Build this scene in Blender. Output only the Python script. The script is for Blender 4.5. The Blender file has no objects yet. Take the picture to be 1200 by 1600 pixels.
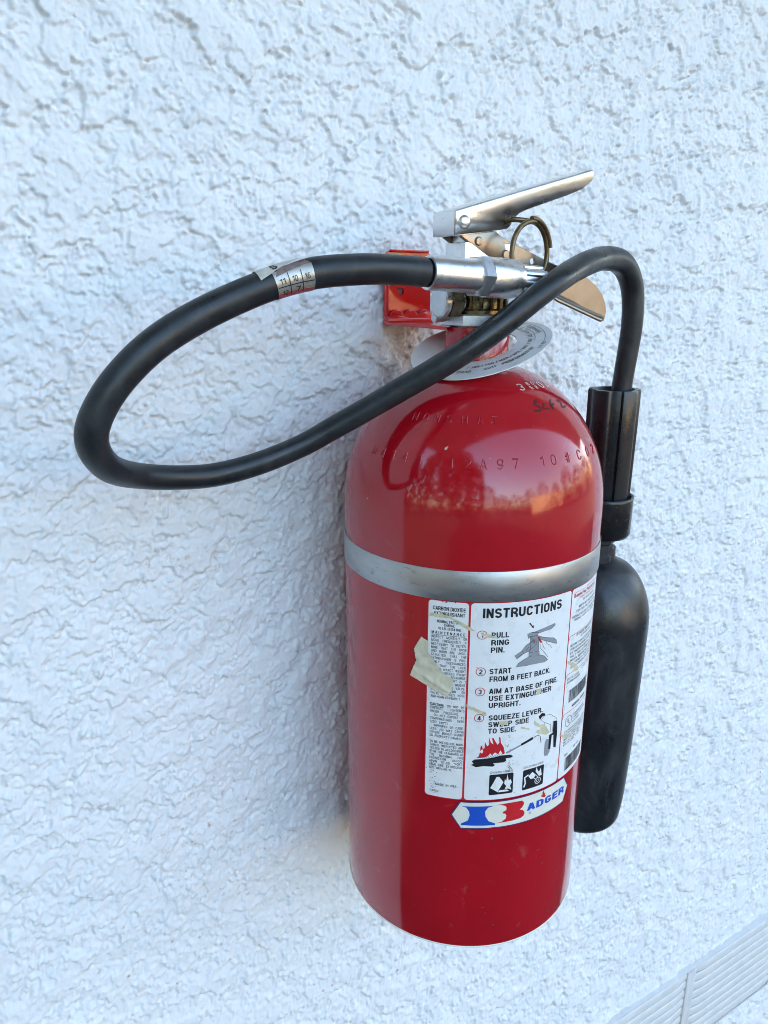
import bpy, bmesh, math, random
import numpy as np
from mathutils import Vector, Matrix
random.seed(7)
S = bpy.context.scene
COL = S.collection
PI = math.pi

# ------------------------------------------------------------------ camera
cd = bpy.data.cameras.new('camera'); cam = bpy.data.objects.new('camera', cd); COL.objects.link(cam)
cd.sensor_fit = 'AUTO'; cd.sensor_width = 36.0; cd.lens = 1147.21 / 1600 * 36
cd.clip_start = 0.02; cd.clip_end = 500
Rv = (0.86165, -0.50750, 0.00141); Uv = (0.14410, 0.24732, 0.95816); Fv = (0.48662, 0.82539, -0.28623)
cam.matrix_world = Matrix(((Rv[0], Uv[0], -Fv[0], -0.30498), (Rv[1], Uv[1], -Fv[1], -0.39667),
                           (Rv[2], Uv[2], -Fv[2], 0.44185), (0, 0, 0, 1)))
S.camera = cam

# ------------------------------------------------------------------ light: open shade, low sun behind the wall
SUN_EL = math.radians(16); SUN_AZ = math.radians(38)      # azimuth from +Y (behind the wall) towards +X
W_ = bpy.data.worlds.new('World'); S.world = W_; W_.use_nodes = True
wn = W_.node_tree.nodes; wl = W_.node_tree.links
sky = wn.new('ShaderNodeTexSky'); sky.sky_type = 'NISHITA'; sky.sun_disc = False
sky.sun_elevation = SUN_EL; sky.sun_rotation = SUN_AZ
sky.air_density = 1.0; sky.dust_density = 1.9; sky.ozone_density = 0.8
bg = wn['Background']; bg.inputs['Strength'].default_value = 0.15
wl.new(sky.outputs['Color'], bg.inputs['Color'])
sl = bpy.data.lights.new('sun', 'SUN'); sl.energy = 3.0; sl.angle = math.radians(0.5); sl.color = (1.0, 0.80, 0.56)
sun = bpy.data.objects.new('sun', sl); COL.objects.link(sun)
sd = Vector((math.sin(SUN_AZ) * math.cos(SUN_EL), math.cos(SUN_AZ) * math.cos(SUN_EL), math.sin(SUN_EL)))
sun.rotation_euler = sd.to_track_quat('Z', 'Y').to_euler()
S.view_settings.view_transform = 'Standard'; S.view_settings.look = 'None'
S.view_settings.exposure = 3.27
S.cycles.filter_width = 0.95
S.cycles.use_denoising = True; S.cycles.use_adaptive_sampling = False; S.cycles.sample_clamp_indirect = 4.0
S.cycles.denoising_input_passes = 'RGB_ALBEDO_NORMAL'; S.cycles.denoising_prefilter = 'ACCURATE'; S.view_settings.gamma = 1.0

# ------------------------------------------------------------------ materials
def mat(name, col, rough=0.5, metal=0.0, var=0.0, vscale=40, bump=0.0, bscale=300, rvar=0.0, coat=0.0, spec=0.5, stretch=(1, 1, 1), croug=0.05, dust=None):
    m = bpy.data.materials.new(name); m.use_nodes = True
    nt = m.node_tree; b = nt.nodes['Principled BSDF']
    b.inputs['Base Color'].default_value = (*col, 1); b.inputs['Roughness'].default_value = rough
    b.inputs['Metallic'].default_value = metal; b.inputs['Specular IOR Level'].default_value = spec
    b.inputs['Coat Weight'].default_value = coat; b.inputs['Coat Roughness'].default_value = croug
    tc = nt.nodes.new('ShaderNodeTexCoord'); mp = nt.nodes.new('ShaderNodeMapping'); mp.inputs['Scale'].default_value = stretch
    nt.links.new(tc.outputs['Object'], mp.inputs['Vector'])
    if var or rvar:
        n = nt.nodes.new('ShaderNodeTexNoise'); n.inputs['Scale'].default_value = vscale; n.inputs['Detail'].default_value = 6
        n.inputs['Roughness'].default_value = 0.65
        nt.links.new(mp.outputs[0], n.inputs['Vector'])
        if var:
            mr = nt.nodes.new('ShaderNodeMapRange'); mr.inputs['From Min'].default_value = 0.3; mr.inputs['From Max'].default_value = 0.7
            mr.inputs['To Min'].default_value = 1 - var; mr.inputs['To Max'].default_value = 1 + var
            nt.links.new(n.outputs['Fac'], mr.inputs['Value'])
            mx = nt.nodes.new('ShaderNodeMix'); mx.data_type = 'RGBA'; mx.blend_type = 'MULTIPLY'; mx.inputs['Factor'].default_value = 1
            mx.inputs['A'].default_value = (*col, 1); nt.links.new(mr.outputs[0], mx.inputs['B'])
            nt.links.new(mx.outputs['Result'], b.inputs['Base Color'])
        if rvar:
            mr = nt.nodes.new('ShaderNodeMapRange'); mr.inputs['From Min'].default_value = 0.35; mr.inputs['From Max'].default_value = 0.7
            mr.inputs['To Min'].default_value = max(rough - rvar, 0.02); mr.inputs['To Max'].default_value = rough + rvar
            nt.links.new(n.outputs['Fac'], mr.inputs['Value']); nt.links.new(mr.outputs[0], b.inputs['Roughness'])
    if dust:      # (colour, amount, scale, low, high): worn or dusty patches with edges of their own
        dc, amt, dsc, lo, hi = dust
        nd = nt.nodes.new('ShaderNodeTexNoise'); nd.inputs['Scale'].default_value = dsc; nd.inputs['Detail'].default_value = 8; nd.inputs['Roughness'].default_value = 0.72
        nd.inputs['Distortion'].default_value = 0.6
        nt.links.new(mp.outputs[0], nd.inputs['Vector'])
        dr = nt.nodes.new('ShaderNodeMapRange'); dr.inputs['From Min'].default_value = lo; dr.inputs['From Max'].default_value = hi; dr.inputs['To Max'].default_value = amt
        nt.links.new(nd.outputs['Fac'], dr.inputs['Value'])
        dm_ = nt.nodes.new('ShaderNodeMix'); dm_.data_type = 'RGBA'; nt.links.new(dr.outputs[0], dm_.inputs['Factor'])
        src = b.inputs['Base Color'].links
        if src: nt.links.new(src[0].from_socket, dm_.inputs['A'])
        else: dm_.inputs['A'].default_value = (*col, 1)
        dm_.inputs['B'].default_value = (*dc, 1); nt.links.new(dm_.outputs['Result'], b.inputs['Base Color'])
    if bump:
        n2 = nt.nodes.new('ShaderNodeTexNoise'); n2.inputs['Scale'].default_value = bscale; n2.inputs['Detail'].default_value = 4
        nt.links.new(mp.outputs[0], n2.inputs['Vector'])
        bp = nt.nodes.new('ShaderNodeBump'); bp.inputs['Strength'].default_value = bump; bp.inputs['Distance'].default_value = 0.001
        nt.links.new(n2.outputs['Fac'], bp.inputs['Height']); nt.links.new(bp.outputs[0], b.inputs['Normal'])
    return m

M = {}
M['red'] = mat('red_paint', (0.36, 0.0028, 0.0095), 0.12, rvar=0.05, var=0.09, vscale=25, coat=0.25, croug=0.055, bump=0.012, bscale=220, dust=((.34, .14, .13), .30, 48, .60, .74))
M['red_bracket'] = mat('red_bracket_paint', (0.60, 0.010, 0.010), 0.09, rvar=0.04, var=0.06, coat=0.3, bump=0.02, bscale=250)
M['band'] = mat('dull_steel_band', (0.42, 0.43, 0.435), 0.42, 0.9, var=0.10, vscale=70, rvar=0.06, stretch=(1, 1, 3), bump=0.03, bscale=500, dust=((.10, .10, .10), .7, 95, .58, .70))
M['alu'] = mat('worn_aluminium', (0.74, 0.74, 0.74), 0.33, 1.0, var=0.06, vscale=320, rvar=0.06, bump=0.03, bscale=900)
M['nickel'] = mat('nickel_plate', (0.80, 0.79, 0.775), 0.30, 1.0, var=0.03, vscale=60, rvar=0.03, bump=0.008, bscale=700)
M['steel'] = mat('worn_plated_steel', (0.30, 0.25, 0.20), 0.34, 1.0, var=0.12, vscale=70, rvar=0.05, bump=0.04, bscale=700)
M['bronze'] = mat('oily_bronze', (0.16, 0.125, 0.07), 0.30, 0.9, var=0.45, vscale=130, rvar=0.12, bump=0.1, bscale=500)
M['brass'] = mat('tarnished_brass', (0.15, 0.108, 0.06), 0.38, 0.85, var=0.4, vscale=160, rvar=0.1, bump=0.08, bscale=900)
M['zinc'] = mat('zinc_plate', (0.58, 0.60, 0.62), 0.36, 0.9, var=0.12, vscale=180, rvar=0.1, bump=0.04, bscale=900)
M['rubber'] = mat('black_rubber', (0.0115, 0.0145, 0.017), 0.38, var=0.4, vscale=30, rvar=0.14, bump=0.06, bscale=900, dust=((.07, .072, .07), .42, 34, .48, .74), spec=0.4)
M['plastic'] = mat('black_plastic', (0.0105, 0.0125, 0.0155), 0.36, var=0.4, vscale=28, rvar=0.12, bump=0.05, bscale=600, dust=((.085, .088, .09), .5, 30, .48, .76), stretch=(1, 1, .5))
M['clip'] = mat('black_enamel_clip', (0.011, 0.011, 0.011), 0.30, var=0.3, rvar=0.1, bump=0.03, dust=((.16, .09, .06), .8, 60, .62, .72))
M['white'] = mat('label_white', (0.74, 0.74, 0.73), 0.33, var=0.035, vscale=90, rvar=0.08)
M['cream'] = mat('label_cream', (0.72, 0.70, 0.60), 0.35, var=0.05, vscale=90)
M['ink'] = mat('black_ink', (0.010, 0.010, 0.014), 0.4)
M['inkred'] = mat('red_ink', (0.52, 0.012, 0.02), 0.4)
M['inkblue'] = mat('blue_ink', (0.010, 0.075, 0.46), 0.4)
M['inkgrey'] = mat('grey_ink', (0.26, 0.27, 0.29), 0.4)
M['navy'] = mat('navy_ink', (0.02, 0.025, 0.12), 0.4)
M['glue'] = mat('old_glue', (0.55, 0.50, 0.32), 0.5, var=0.22, vscale=260)
M['tape'] = mat('masking_tape', (0.60, 0.55, 0.40), 0.55, var=0.18, vscale=120, bump=0.25, bscale=350)
M['scuff'] = mat('dark_scuff', (0.055, 0.05, 0.045), 0.6, var=0.4, vscale=500)
M['baremetal'] = mat('bare_metal', (0.66, 0.58, 0.54), 0.4, 0.3, var=0.4, vscale=600)
M['tag'] = mat('plastic_tag', (0.62, 0.62, 0.60), 0.35, var=0.08, vscale=60)
M['tagtape'] = mat('hose_sticker', (0.40, 0.385, 0.34), 0.30, 0.5, var=0.3, vscale=150)
M['vent'] = mat('vent_paint', (0.62, 0.615, 0.60), 0.5, var=0.07, vscale=60, bump=0.1, bscale=500)
M['dirt'] = mat('dark_dirt', (0.05, 0.045, 0.04), 0.8)
M['ground'] = mat('dry_ground', (0.05, 0.047, 0.042), 0.9, var=0.3, vscale=2.0, bump=0.4, bscale=30)
M['leaf'] = mat('dark_foliage', (0.017, 0.021, 0.010), 0.6, var=0.5, vscale=0.8)
M['brush'] = mat('dry_foliage', (0.42, 0.20, 0.055), 0.7, var=0.6, vscale=1.2)
M['residue'] = mat('torn_paper_backing', (0.17, 0.12, 0.115), 0.6, var=0.4, vscale=300)
M['stickred'] = mat('sticker_red', (0.38, 0.085, 0.10), 0.4, var=0.15)
M['flap'] = mat('sticker_paper', (0.46, 0.44, 0.38), 0.4, var=0.2, vscale=200)
M['tan'] = mat('tan_wall_paint', (0.60, 0.44, 0.27), 0.8, var=0.15, vscale=2)
M['soffit'] = mat('soffit_paint', (0.66, 0.65, 0.62), 0.6, var=0.1, vscale=6)

# ------------------------------------------------------------------ helpers
def link(name, me, mats, parent=None, smooth=True, angle=35):
    me.name = name
    if not isinstance(mats, (list, tuple)): mats = [mats]
    for m in mats: me.materials.append(m)
    if smooth:
        me.shade_smooth() if hasattr(me, 'shade_smooth') else me.polygons.foreach_set('use_smooth', [True] * len(me.polygons))
        me.set_sharp_from_angle(angle=math.radians(angle))
    o = bpy.data.objects.new(name, me); COL.objects.link(o)
    if parent: o.parent = parent
    return o
def tag(o, label=None, cat=None, group=None, kind=None):
    if label: o['label'] = label
    if cat: o['category'] = cat
    if group: o['group'] = group
    if kind: o['kind'] = kind
    return o
def empty(name, loc=(0, 0, 0)):
    o = bpy.data.objects.new(name, None); o.location = loc; o.empty_display_size = 0.02; COL.objects.link(o); return o

class MB:
    """collects verts / faces (with material index)"""
    def __init__(s): s.v = []; s.f = []; s.m = []
    def add(s, v, f, mi=0):
        o = len(s.v); s.v += [tuple(p) for p in v]; s.f += [tuple(i + o for i in q) for q in f]
        s.m += [mi] * len(f)
    def mesh(s):
        me = bpy.data.meshes.new('mesh'); me.from_pydata(s.v, [], s.f)
        me.polygons.foreach_set('material_index', s.m); me.validate(); me.update(); return me
    def build(s, name, mats, parent=None, smooth=True, angle=35): return link(name, s.mesh(), mats, parent, smooth, angle)
    def bm(s, bm, mi=0):
        bm.verts.ensure_lookup_table(); bm.verts.index_update()
        s.add([v.co[:] for v in bm.verts], [[v.index for v in f.verts] for f in bm.faces], mi); bm.free()

def frame(axis):
    a = Vector(axis).normalized(); t = Vector((0, 0, 1)) if abs(a.z) < .9 else Vector((1, 0, 0))
    u = a.cross(t).normalized(); return a, u, a.cross(u)
def lathe(mb, prof, n=48, base=(0, 0, 0), axis=(0, 0, 1), mi=0, rfun=None):
    """prof: list of (r, h) along axis; r==0 makes a pole"""
    a, u, w = frame(axis); b = Vector(base); v = []; f = []; rows = []
    for r, h in prof:
        if r < 1e-7: rows.append([len(v)]); v.append(b + a * h)
        else:
            rows.append(list(range(len(v), len(v) + n)))
            for i in range(n):
                t = 2 * PI * i / n; rr = r if rfun is None else rfun(r, t, h)
                v.append(b + a * h + (u * math.cos(t) + w * math.sin(t)) * rr)
    for A, B in zip(rows[:-1], rows[1:]):
        for i in range(n):
            j = (i + 1) % n
            if len(A) == 1 and len(B) > 1: f.append((A[0], B[j], B[i]))
            elif len(B) == 1 and len(A) > 1: f.append((A[i], A[j], B[0]))
            elif len(A) > 1: f.append((A[i], A[j], B[j], B[i]))
    mb.add(v, f, mi)
def box(mb, c, s, bev=0.0, mi=0, rot=None, seg=2):
    bm = bmesh.new(); bmesh.ops.create_cube(bm, size=1)
    bmesh.ops.scale(bm, vec=s, verts=bm.verts)
    if bev: bmesh.ops.bevel(bm, geom=bm.edges[:], offset=bev, segments=seg, affect='EDGES', profile=0.5)
    if rot is not None: bmesh.ops.rotate(bm, cent=(0, 0, 0), matrix=rot, verts=bm.verts)
    bmesh.ops.translate(bm, vec=c, verts=bm.verts); mb.bm(bm, mi)
def prism(mb, pts, plane, a, b, bev=0.0, mi=0, seg=2):
    """pts 2D; plane 'xz' extruded along y from a to b, 'xy' along z, 'yz' along x"""
    bm = bmesh.new()
    def P(p, h): return {'xz': (p[0], h, p[1]), 'xy': (p[0], p[1], h), 'yz': (h, p[0], p[1])}[plane]
    vs = [bm.verts.new(P(p, a)) for p in pts]; f = bm.faces.new(vs)
    r = bmesh.ops.extrude_face_region(bm, geom=[f]); d = Vector(P((0, 0), b)) - Vector(P((0, 0), a))
    bmesh.ops.translate(bm, vec=d, verts=[e for e in r['geom'] if isinstance(e, bmesh.types.BMVert)])
    bmesh.ops.recalc_face_normals(bm, faces=bm.faces)
    if bev:
        ed = [e for e in bm.edges if len(e.link_faces) == 2 and e.calc_face_angle(0) > 0.5]
        bmesh.ops.bevel(bm, geom=ed, offset=bev, segments=seg, affect='EDGES', profile=0.5, clamp_overlap=True)
    mb.bm(bm, mi)
def catmull(P, n=8, closed=False):
    P = [np.array(p, float) for p in P]; out = []
    N = len(P); rng = range(N if closed else N - 1)
    for i in rng:
        p1 = P[i]; p2 = P[(i + 1) % N]
        p0 = P[(i - 1) % N] if (closed or i > 0) else 2 * p1 - p2
        p3 = P[(i + 2) % N] if (closed or i + 2 < N) else 2 * p2 - p1
        # centripetal parameterisation keeps the curve free of loops
        t0 = 0.0; t1 = t0 + max(np.linalg.norm((p1 - p0)[:3]), 1e-9) ** .5
        t2 = t1 + max(np.linalg.norm((p2 - p1)[:3]), 1e-9) ** .5; t3 = t2 + max(np.linalg.norm((p3 - p2)[:3]), 1e-9) ** .5
        for k in range(n):
            t = t1 + (t2 - t1) * k / n
            A1 = (t1 - t) / (t1 - t0) * p0 + (t - t0) / (t1 - t0) * p1
            A2 = (t2 - t) / (t2 - t1) * p1 + (t - t1) / (t2 - t1) * p2
            A3 = (t3 - t) / (t3 - t2) * p2 + (t - t2) / (t3 - t2) * p3
            B1 = (t2 - t) / (t2 - t0) * A1 + (t - t0) / (t2 - t0) * A2
            B2 = (t3 - t) / (t3 - t1) * A2 + (t - t1) / (t3 - t1) * A3
            out.append((t2 - t) / (t2 - t1) * B1 + (t - t1) / (t2 - t1) * B2)
    if not closed: out.append(P[-1])
    return out
def tube(mb, pts, n=16, closed=False, cap=True, mi=0, r=None):
    """pts (x,y,z,r); parallel transport. returns frames"""
    pts = [np.array(p, float) for p in pts]
    C = [Vector(p[:3]) for p in pts]; R = [float(p[3]) if len(p) > 3 else r for p in pts]; N = len(C)
    T = []
    for i in range(N):
        if closed: T.append((C[(i + 1) % N] - C[i - 1]).normalized())
        else: T.append((C[min(i + 1, N - 1)] - C[max(i - 1, 0)]).normalized())
    u = frame(T[0])[1]; fr = []
    for i in range(N):
        if i: u = (T[i - 1].rotation_difference(T[i]) @ u); u = (u - T[i] * u.dot(T[i])).normalized()
        fr.append((C[i], T[i], u.copy(), T[i].cross(u), R[i]))
    v = []; f = []
    for c, t, uu, w, rr in fr:
        for k in range(n):
            a = 2 * PI * k / n; v.append(c + (uu * math.cos(a) + w * math.sin(a)) * rr)
    for i in range(N if closed else N - 1):
        j = (i + 1) % N
        for k in range(n):
            l = (k + 1) % n; f.append((i * n + k, i * n + l, j * n + l, j * n + k))
    if cap and not closed: f += [tuple(range(n))[::-1], tuple((N - 1) * n + k for k in range(n))]
    mb.add(v, f, mi); return fr
def boolean_holes(o, holes):
    """drill (centre, axis, radius) holes through a mesh object"""
    for c, ax, r in holes:
        k = MB(); lathe(k, [(0, -.02), (r, -.02), (r, .02), (0, .02)], 24, c, ax)
        co = k.build('cutter', M['steel']); md = o.modifiers.new('b', 'BOOLEAN'); md.operation = 'DIFFERENCE'; md.object = co; md.solver = 'EXACT'
        bpy.context.view_layer.update()
        me = bpy.data.meshes.new_from_object(o.evaluated_get(bpy.context.evaluated_depsgraph_get()))
        o.modifiers.clear(); nm = o.data.name; old = o.data; o.data = me; me.shade_flat(); bpy.data.meshes.remove(old); me.name = nm
        bpy.data.objects.remove(co)

# ------------------------------------------------------------------ setting: stucco wall, ground, trees across the yard
WALL_Y = 0.0918
def perlin(x, y, seed):
    rs = np.random.RandomState(seed); g = rs.uniform(0, 2 * np.pi, 4096); gx = np.cos(g); gy = np.sin(g)
    xi = np.floor(x).astype(np.int64); yi = np.floor(y).astype(np.int64); xf = x - xi; yf = y - yi
    def h(a, b): return ((a * 73856093) ^ (b * 19349663)) & 4095
    def d(a, b, dx, dy):
        i = h(xi + a, yi + b); return gx[i] * dx + gy[i] * dy
    u = xf ** 3 * (xf * (xf * 6 - 15) + 10); v = yf ** 3 * (yf * (yf * 6 - 15) + 10)
    n0 = d(0, 0, xf, yf) * (1 - u) + d(1, 0, xf - 1, yf) * u
    n1 = d(0, 1, xf, yf - 1) * (1 - u) + d(1, 1, xf - 1, yf - 1) * u
    return (n0 * (1 - v) + n1 * v) * 1.4
def sstep(a, b, x):
    t = np.clip((x - a) / (b - a), 0, 1); return t * t * (3 - 2 * t)
def stucco(X, Z):
    """trowelled stucco relief in metres; X, Z in metres"""
    x = X * 1000 + 5000; z = Z * 1000 + 5000
    wx = perlin(x / 9, z / 9, 1) * 4.5 + perlin(x / 3.6, z / 3.6, 2) * 1.7
    wz = perlin(x / 9, z / 9, 3) * 4.5 + perlin(x / 3.6, z / 3.6, 4) * 1.7
    wx += perlin(x / 1.9, z / 1.9, 21) * .7; wz += perlin(x / 1.9, z / 1.9, 22) * .7
    xa = x + wx; za = z + wz
    a = perlin(xa / 34, za / 30, 5) + .5 * perlin(xa / 15, za / 14, 6)
    b = perlin(xa / 17 + 40, za / 15, 7) + .55 * perlin(xa / 8, za / 7.5, 8)
    def field1(dx, dz): return perlin((xa + dx) / 34, (za + dz) / 30, 5) + .5 * perlin((xa + dx) / 15, (za + dz) / 14, 6)
    def field2(dx, dz): return perlin((xa + dx) / 17 + 40, (za + dz) / 15, 7) + .55 * perlin((xa + dx) / 8, (za + dz) / 7.5, 8)
    # trowelled plates: a sharp lip on the lower left, feathered out towards the upper right
    p1 = sstep(.09, .135, a); p2 = sstep(.15, .22, b)
    for k in range(1, 8):
        p1 = np.maximum(p1, sstep(.09, .16, field1(-1.5 * k, -1.7 * k)) * (1 - k / 8))
        if k < 6: p2 = np.maximum(p2, sstep(.15, .24, field2(-.9 * k, -1.0 * k)) * (1 - k / 6))
    zone = .35 + .65 * sstep(-.25, .3, perlin(x / 80, z / 70, 41) + .4 * perlin(x / 30, z / 30, 42)); p1 = p1 * zone; p2 = p2 * (1.25 - .6 * zone)
    flat = np.maximum(p1, p2 * .85)
    g = sstep(.08, .26, perlin(xa / 6.2, za / 5.4, 9)) * .85
    xb = x + wx * .35; zb = z + wz * .35; rough = sstep(-.02, .26, perlin(x / 28, z / 28, 23)) * (1 - .8 * p1)
    gr = lumps(xb, zb, 5.2, 24, .9, 2.3, .55) * .55 + lumps(xb, zb, 2.9, 25, .55, 1.2, .6) * .55
    pit = sstep(.28, .40, perlin(xa / 4.4 + 90, za / 4.4, 12))
    fine = perlin(x / 2.1, z / 2.1, 11) * .07
    h = 1.05 * p1 + .75 * p2 + g * (.40 - .34 * flat) + gr * (.30 + .80 * rough) + fine * (1.2 - .5 * flat) - .55 * pit * (1 - .7 * p1)
    h = h * 2.4 + 1.0 * perlin(x / 150, z / 150, 13)
    return h * .001
def lumps(x, z, cell, seed, rmin, rmax, dens):
    """scattered half-buried sand grains: rounded lumps with steep sides"""
    rs = np.random.RandomState(seed); T = rs.rand(4096, 5); xi = np.floor(x / cell).astype(np.int64); zi = np.floor(z / cell).astype(np.int64); out = np.zeros_like(x)
    for a in (-1, 0, 1):
        for b in (-1, 0, 1):
            q = T[(((xi + a) * 73856093) ^ ((zi + b) * 19349663)) & 4095]
            cx = (xi + a + q[..., 0]) * cell; cz = (zi + b + q[..., 1]) * cell; r = rmin + (rmax - rmin) * q[..., 2]
            d = ((x - cx) ** 2 + ((z - cz) * (1 + .5 * (q[..., 4] - .5))) ** 2) / (r * r)
            out = np.maximum(out, np.where(q[..., 3] < dens, np.sqrt(np.clip(1 - d, 0, 1)) * r, 0))
    return out
def axis_lines(segs):
    out = [segs[0][0]]
    for a, b, d0, d1 in segs:
        t = a
        while t < b - 1e-9:
            k = (t - a) / (b - a); t += d0 + (d1 - d0) * k; out.append(min(t, b))
    return np.array(out)
gx = axis_lines([(-1.25, -0.80, .06, .006), (-0.80, -0.37, .0050, .0040), (-0.37, 0.2, .00088, .0011), (0.2, 0.78, .0011, .0022), (0.78, 1.25, .0045, .0055), (1.25, 5.5, .02, .7)])
gz = axis_lines([(-1.10, -0.79, .007, .005), (-0.79, -0.1, .0024, .0015), (-0.1, 0.715, .0014, .0009), (0.715, 1.10, .0042, .0055), (1.10, 2.6, .02, .3)])
GX, GZ = np.meshgrid(gx, gz)
FADE = sstep(-1.0, -.75, GX) * sstep(1.45, 1.2, GX) * sstep(1.3, 1.05, GZ)      # the grid gets coarse far outside the picture
HY = WALL_Y - (stucco(GX, GZ) - .0033) * FADE
nx, nz = len(gx), len(gz)
verts = np.stack([GX, HY, GZ], -1).reshape(-1, 3)
idx = np.arange(nx * nz).reshape(nz, nx)
quads = np.stack([idx[:-1, :-1], idx[:-1, 1:], idx[1:, 1:], idx[1:, :-1]], -1).reshape(-1, 4)
back = np.array([(-1.25, .32, -1.10), (5.5, .32, -1.10), (5.5, .32, 2.6), (-1.25, .32, 2.6)])
nb = len(verts); c00, c10, c11, c01 = idx[0, 0], idx[0, -1], idx[-1, -1], idx[-1, 0]
extra = np.array([(nb + 1, nb, nb + 3, nb + 2), (c01, c11, nb + 2, nb + 3), (c10, nb + 1, nb + 2, c11), (nb, c00, c01, nb + 3), (nb, nb + 1, c10, c00)])
verts = np.concatenate([verts, back]); quads = np.concatenate([quads, extra])
wme = bpy.data.meshes.new('stucco_wall'); wme.vertices.add(len(verts)); wme.vertices.foreach_set('co', verts.ravel())
wme.loops.add(quads.size); wme.loops.foreach_set('vertex_index', quads.ravel().astype(np.int32))
wme.polygons.add(len(quads)); wme.polygons.foreach_set('loop_start', np.arange(0, quads.size, 4, dtype=np.int32))
wme.polygons.foreach_set('use_smooth', np.r_[np.ones(len(quads) - 5, bool), np.zeros(5, bool)])
wme.update(calc_edges=True); wme.validate()
def wall_material():
    m = bpy.data.materials.new('white_stucco_paint'); m.use_nodes = True; nt = m.node_tree; N = nt.nodes; L = nt.links
    b = N['Principled BSDF']; b.inputs['Roughness'].default_value = 0.62; b.inputs['Specular IOR Level'].default_value = 0.35
    tc = N.new('ShaderNodeTexCoord')
    def noise(scale, det=4, rough=.55):
        n = N.new('ShaderNodeTexNoise'); n.inputs['Scale'].default_value = scale; n.inputs['Detail'].default_value = det; n.inputs['Roughness'].default_value = rough
        L.new(tc.outputs['Object'], n.inputs['Vector']); return n
    def ramp(src, a, b_, lo=0., hi=1.):
        r = N.new('ShaderNodeMapRange'); r.interpolation_type = 'SMOOTHSTEP'
        for k, v in zip(('From Min', 'From Max', 'To Min', 'To Max'), (a, b_, lo, hi)): r.inputs[k].default_value = v
        L.new(src, r.inputs['Value']); return r.outputs[0]
    def mix(fac, A, B):
        x = N.new('ShaderNodeMix'); x.data_type = 'RGBA'
        L.new(fac, x.inputs['Factor'])
        for k, v in (('A', A), ('B', B)):
            if isinstance(v, tuple): x.inputs[k].default_value = (*v, 1)
            else: L.new(v, x.inputs[k])
        return x.outputs['Result']
    def math_(op, a, b_=None):
        x = N.new('ShaderNodeMath'); x.operation = op
        for i, v in enumerate((a, b_)):
            if v is None: continue
            if isinstance(v, float): x.inputs[i].default_value = v
            else: L.new(v, x.inputs[i])
        return x.outputs[0]
    col = mix(ramp(noise(9).outputs['Fac'], .3, .7), (.715, .73, .74), (.755, .76, .765))
    # rusty grit caught in the texture: sparse specks
    v = N.new('ShaderNodeTexVoronoi'); v.inputs['Scale'].default_value = 85; L.new(tc.outputs['Object'], v.inputs['Vector'])
    sp = math_('MULTIPLY', ramp(v.outputs['Distance'], .17, .05), ramp(v.outputs['Color'], .70, .80))
    sp = math_('MULTIPLY', sp, ramp(noise(5, 3).outputs['Fac'], .50, .68))
    col = mix(math_('MULTIPLY', sp, .75), col, (.34, .19, .10))
    # dirt and rust run below the bracket, along the cylinder and below the hose loop
    sep = N.new('ShaderNodeSeparateXYZ'); L.new(tc.outputs['Object'], sep.inputs[0])
    def blob(cx, cz, rx, rz):
        dx = math_('DIVIDE', math_('SUBTRACT', sep.outputs[0], float(cx)), float(rx)); dz = math_('DIVIDE', math_('SUBTRACT', sep.outputs[2], float(cz)), float(rz))
        d = math_('ADD', math_('MULTIPLY', dx, dx), math_('MULTIPLY', dz, dz)); return ramp(d, 1.0, 0.05)
    n1 = ramp(noise(60, 6, .7).outputs['Fac'], .42, .70)
    st = math_('MULTIPLY', blob(.005, .385, .045, .05), n1)
    col = mix(math_('MULTIPLY', st, .70), col, (.26, .16, .12))
    st2 = math_('MULTIPLY', math_('MAXIMUM', blob(-.14, .245, .11, .05), blob(-.16, .02, .10, .10)), ramp(noise(150, 5, .7).outputs['Fac'], .56, .70))
    col = mix(math_('MULTIPLY', st2, .6), col, (.33, .20, .14))
    L.new(col, b.inputs['Base Color'])
    bp = N.new('ShaderNodeBump'); bp.inputs['Strength'].default_value = .35; bp.inputs['Distance'].default_value = .0006
    L.new(noise(520, 5).outputs['Fac'], bp.inputs['Height']); L.new(bp.outputs[0], b.inputs['Normal'])
    return m
wme.materials.append(wall_material())
wall = bpy.data.objects.new('stucco_wall', wme); COL.objects.link(wall)
tag(wall, 'white painted wall of rough trowelled stucco behind the red extinguisher', 'wall')

g = MB(); g.add([(-120, -120, -1.08), (120, -120, -1.08), (120, 120, -1.08), (-120, 120, -1.08)], [(0, 1, 2, 3)])
tag(g.build('ground', M['ground']), kind='structure')
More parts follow.
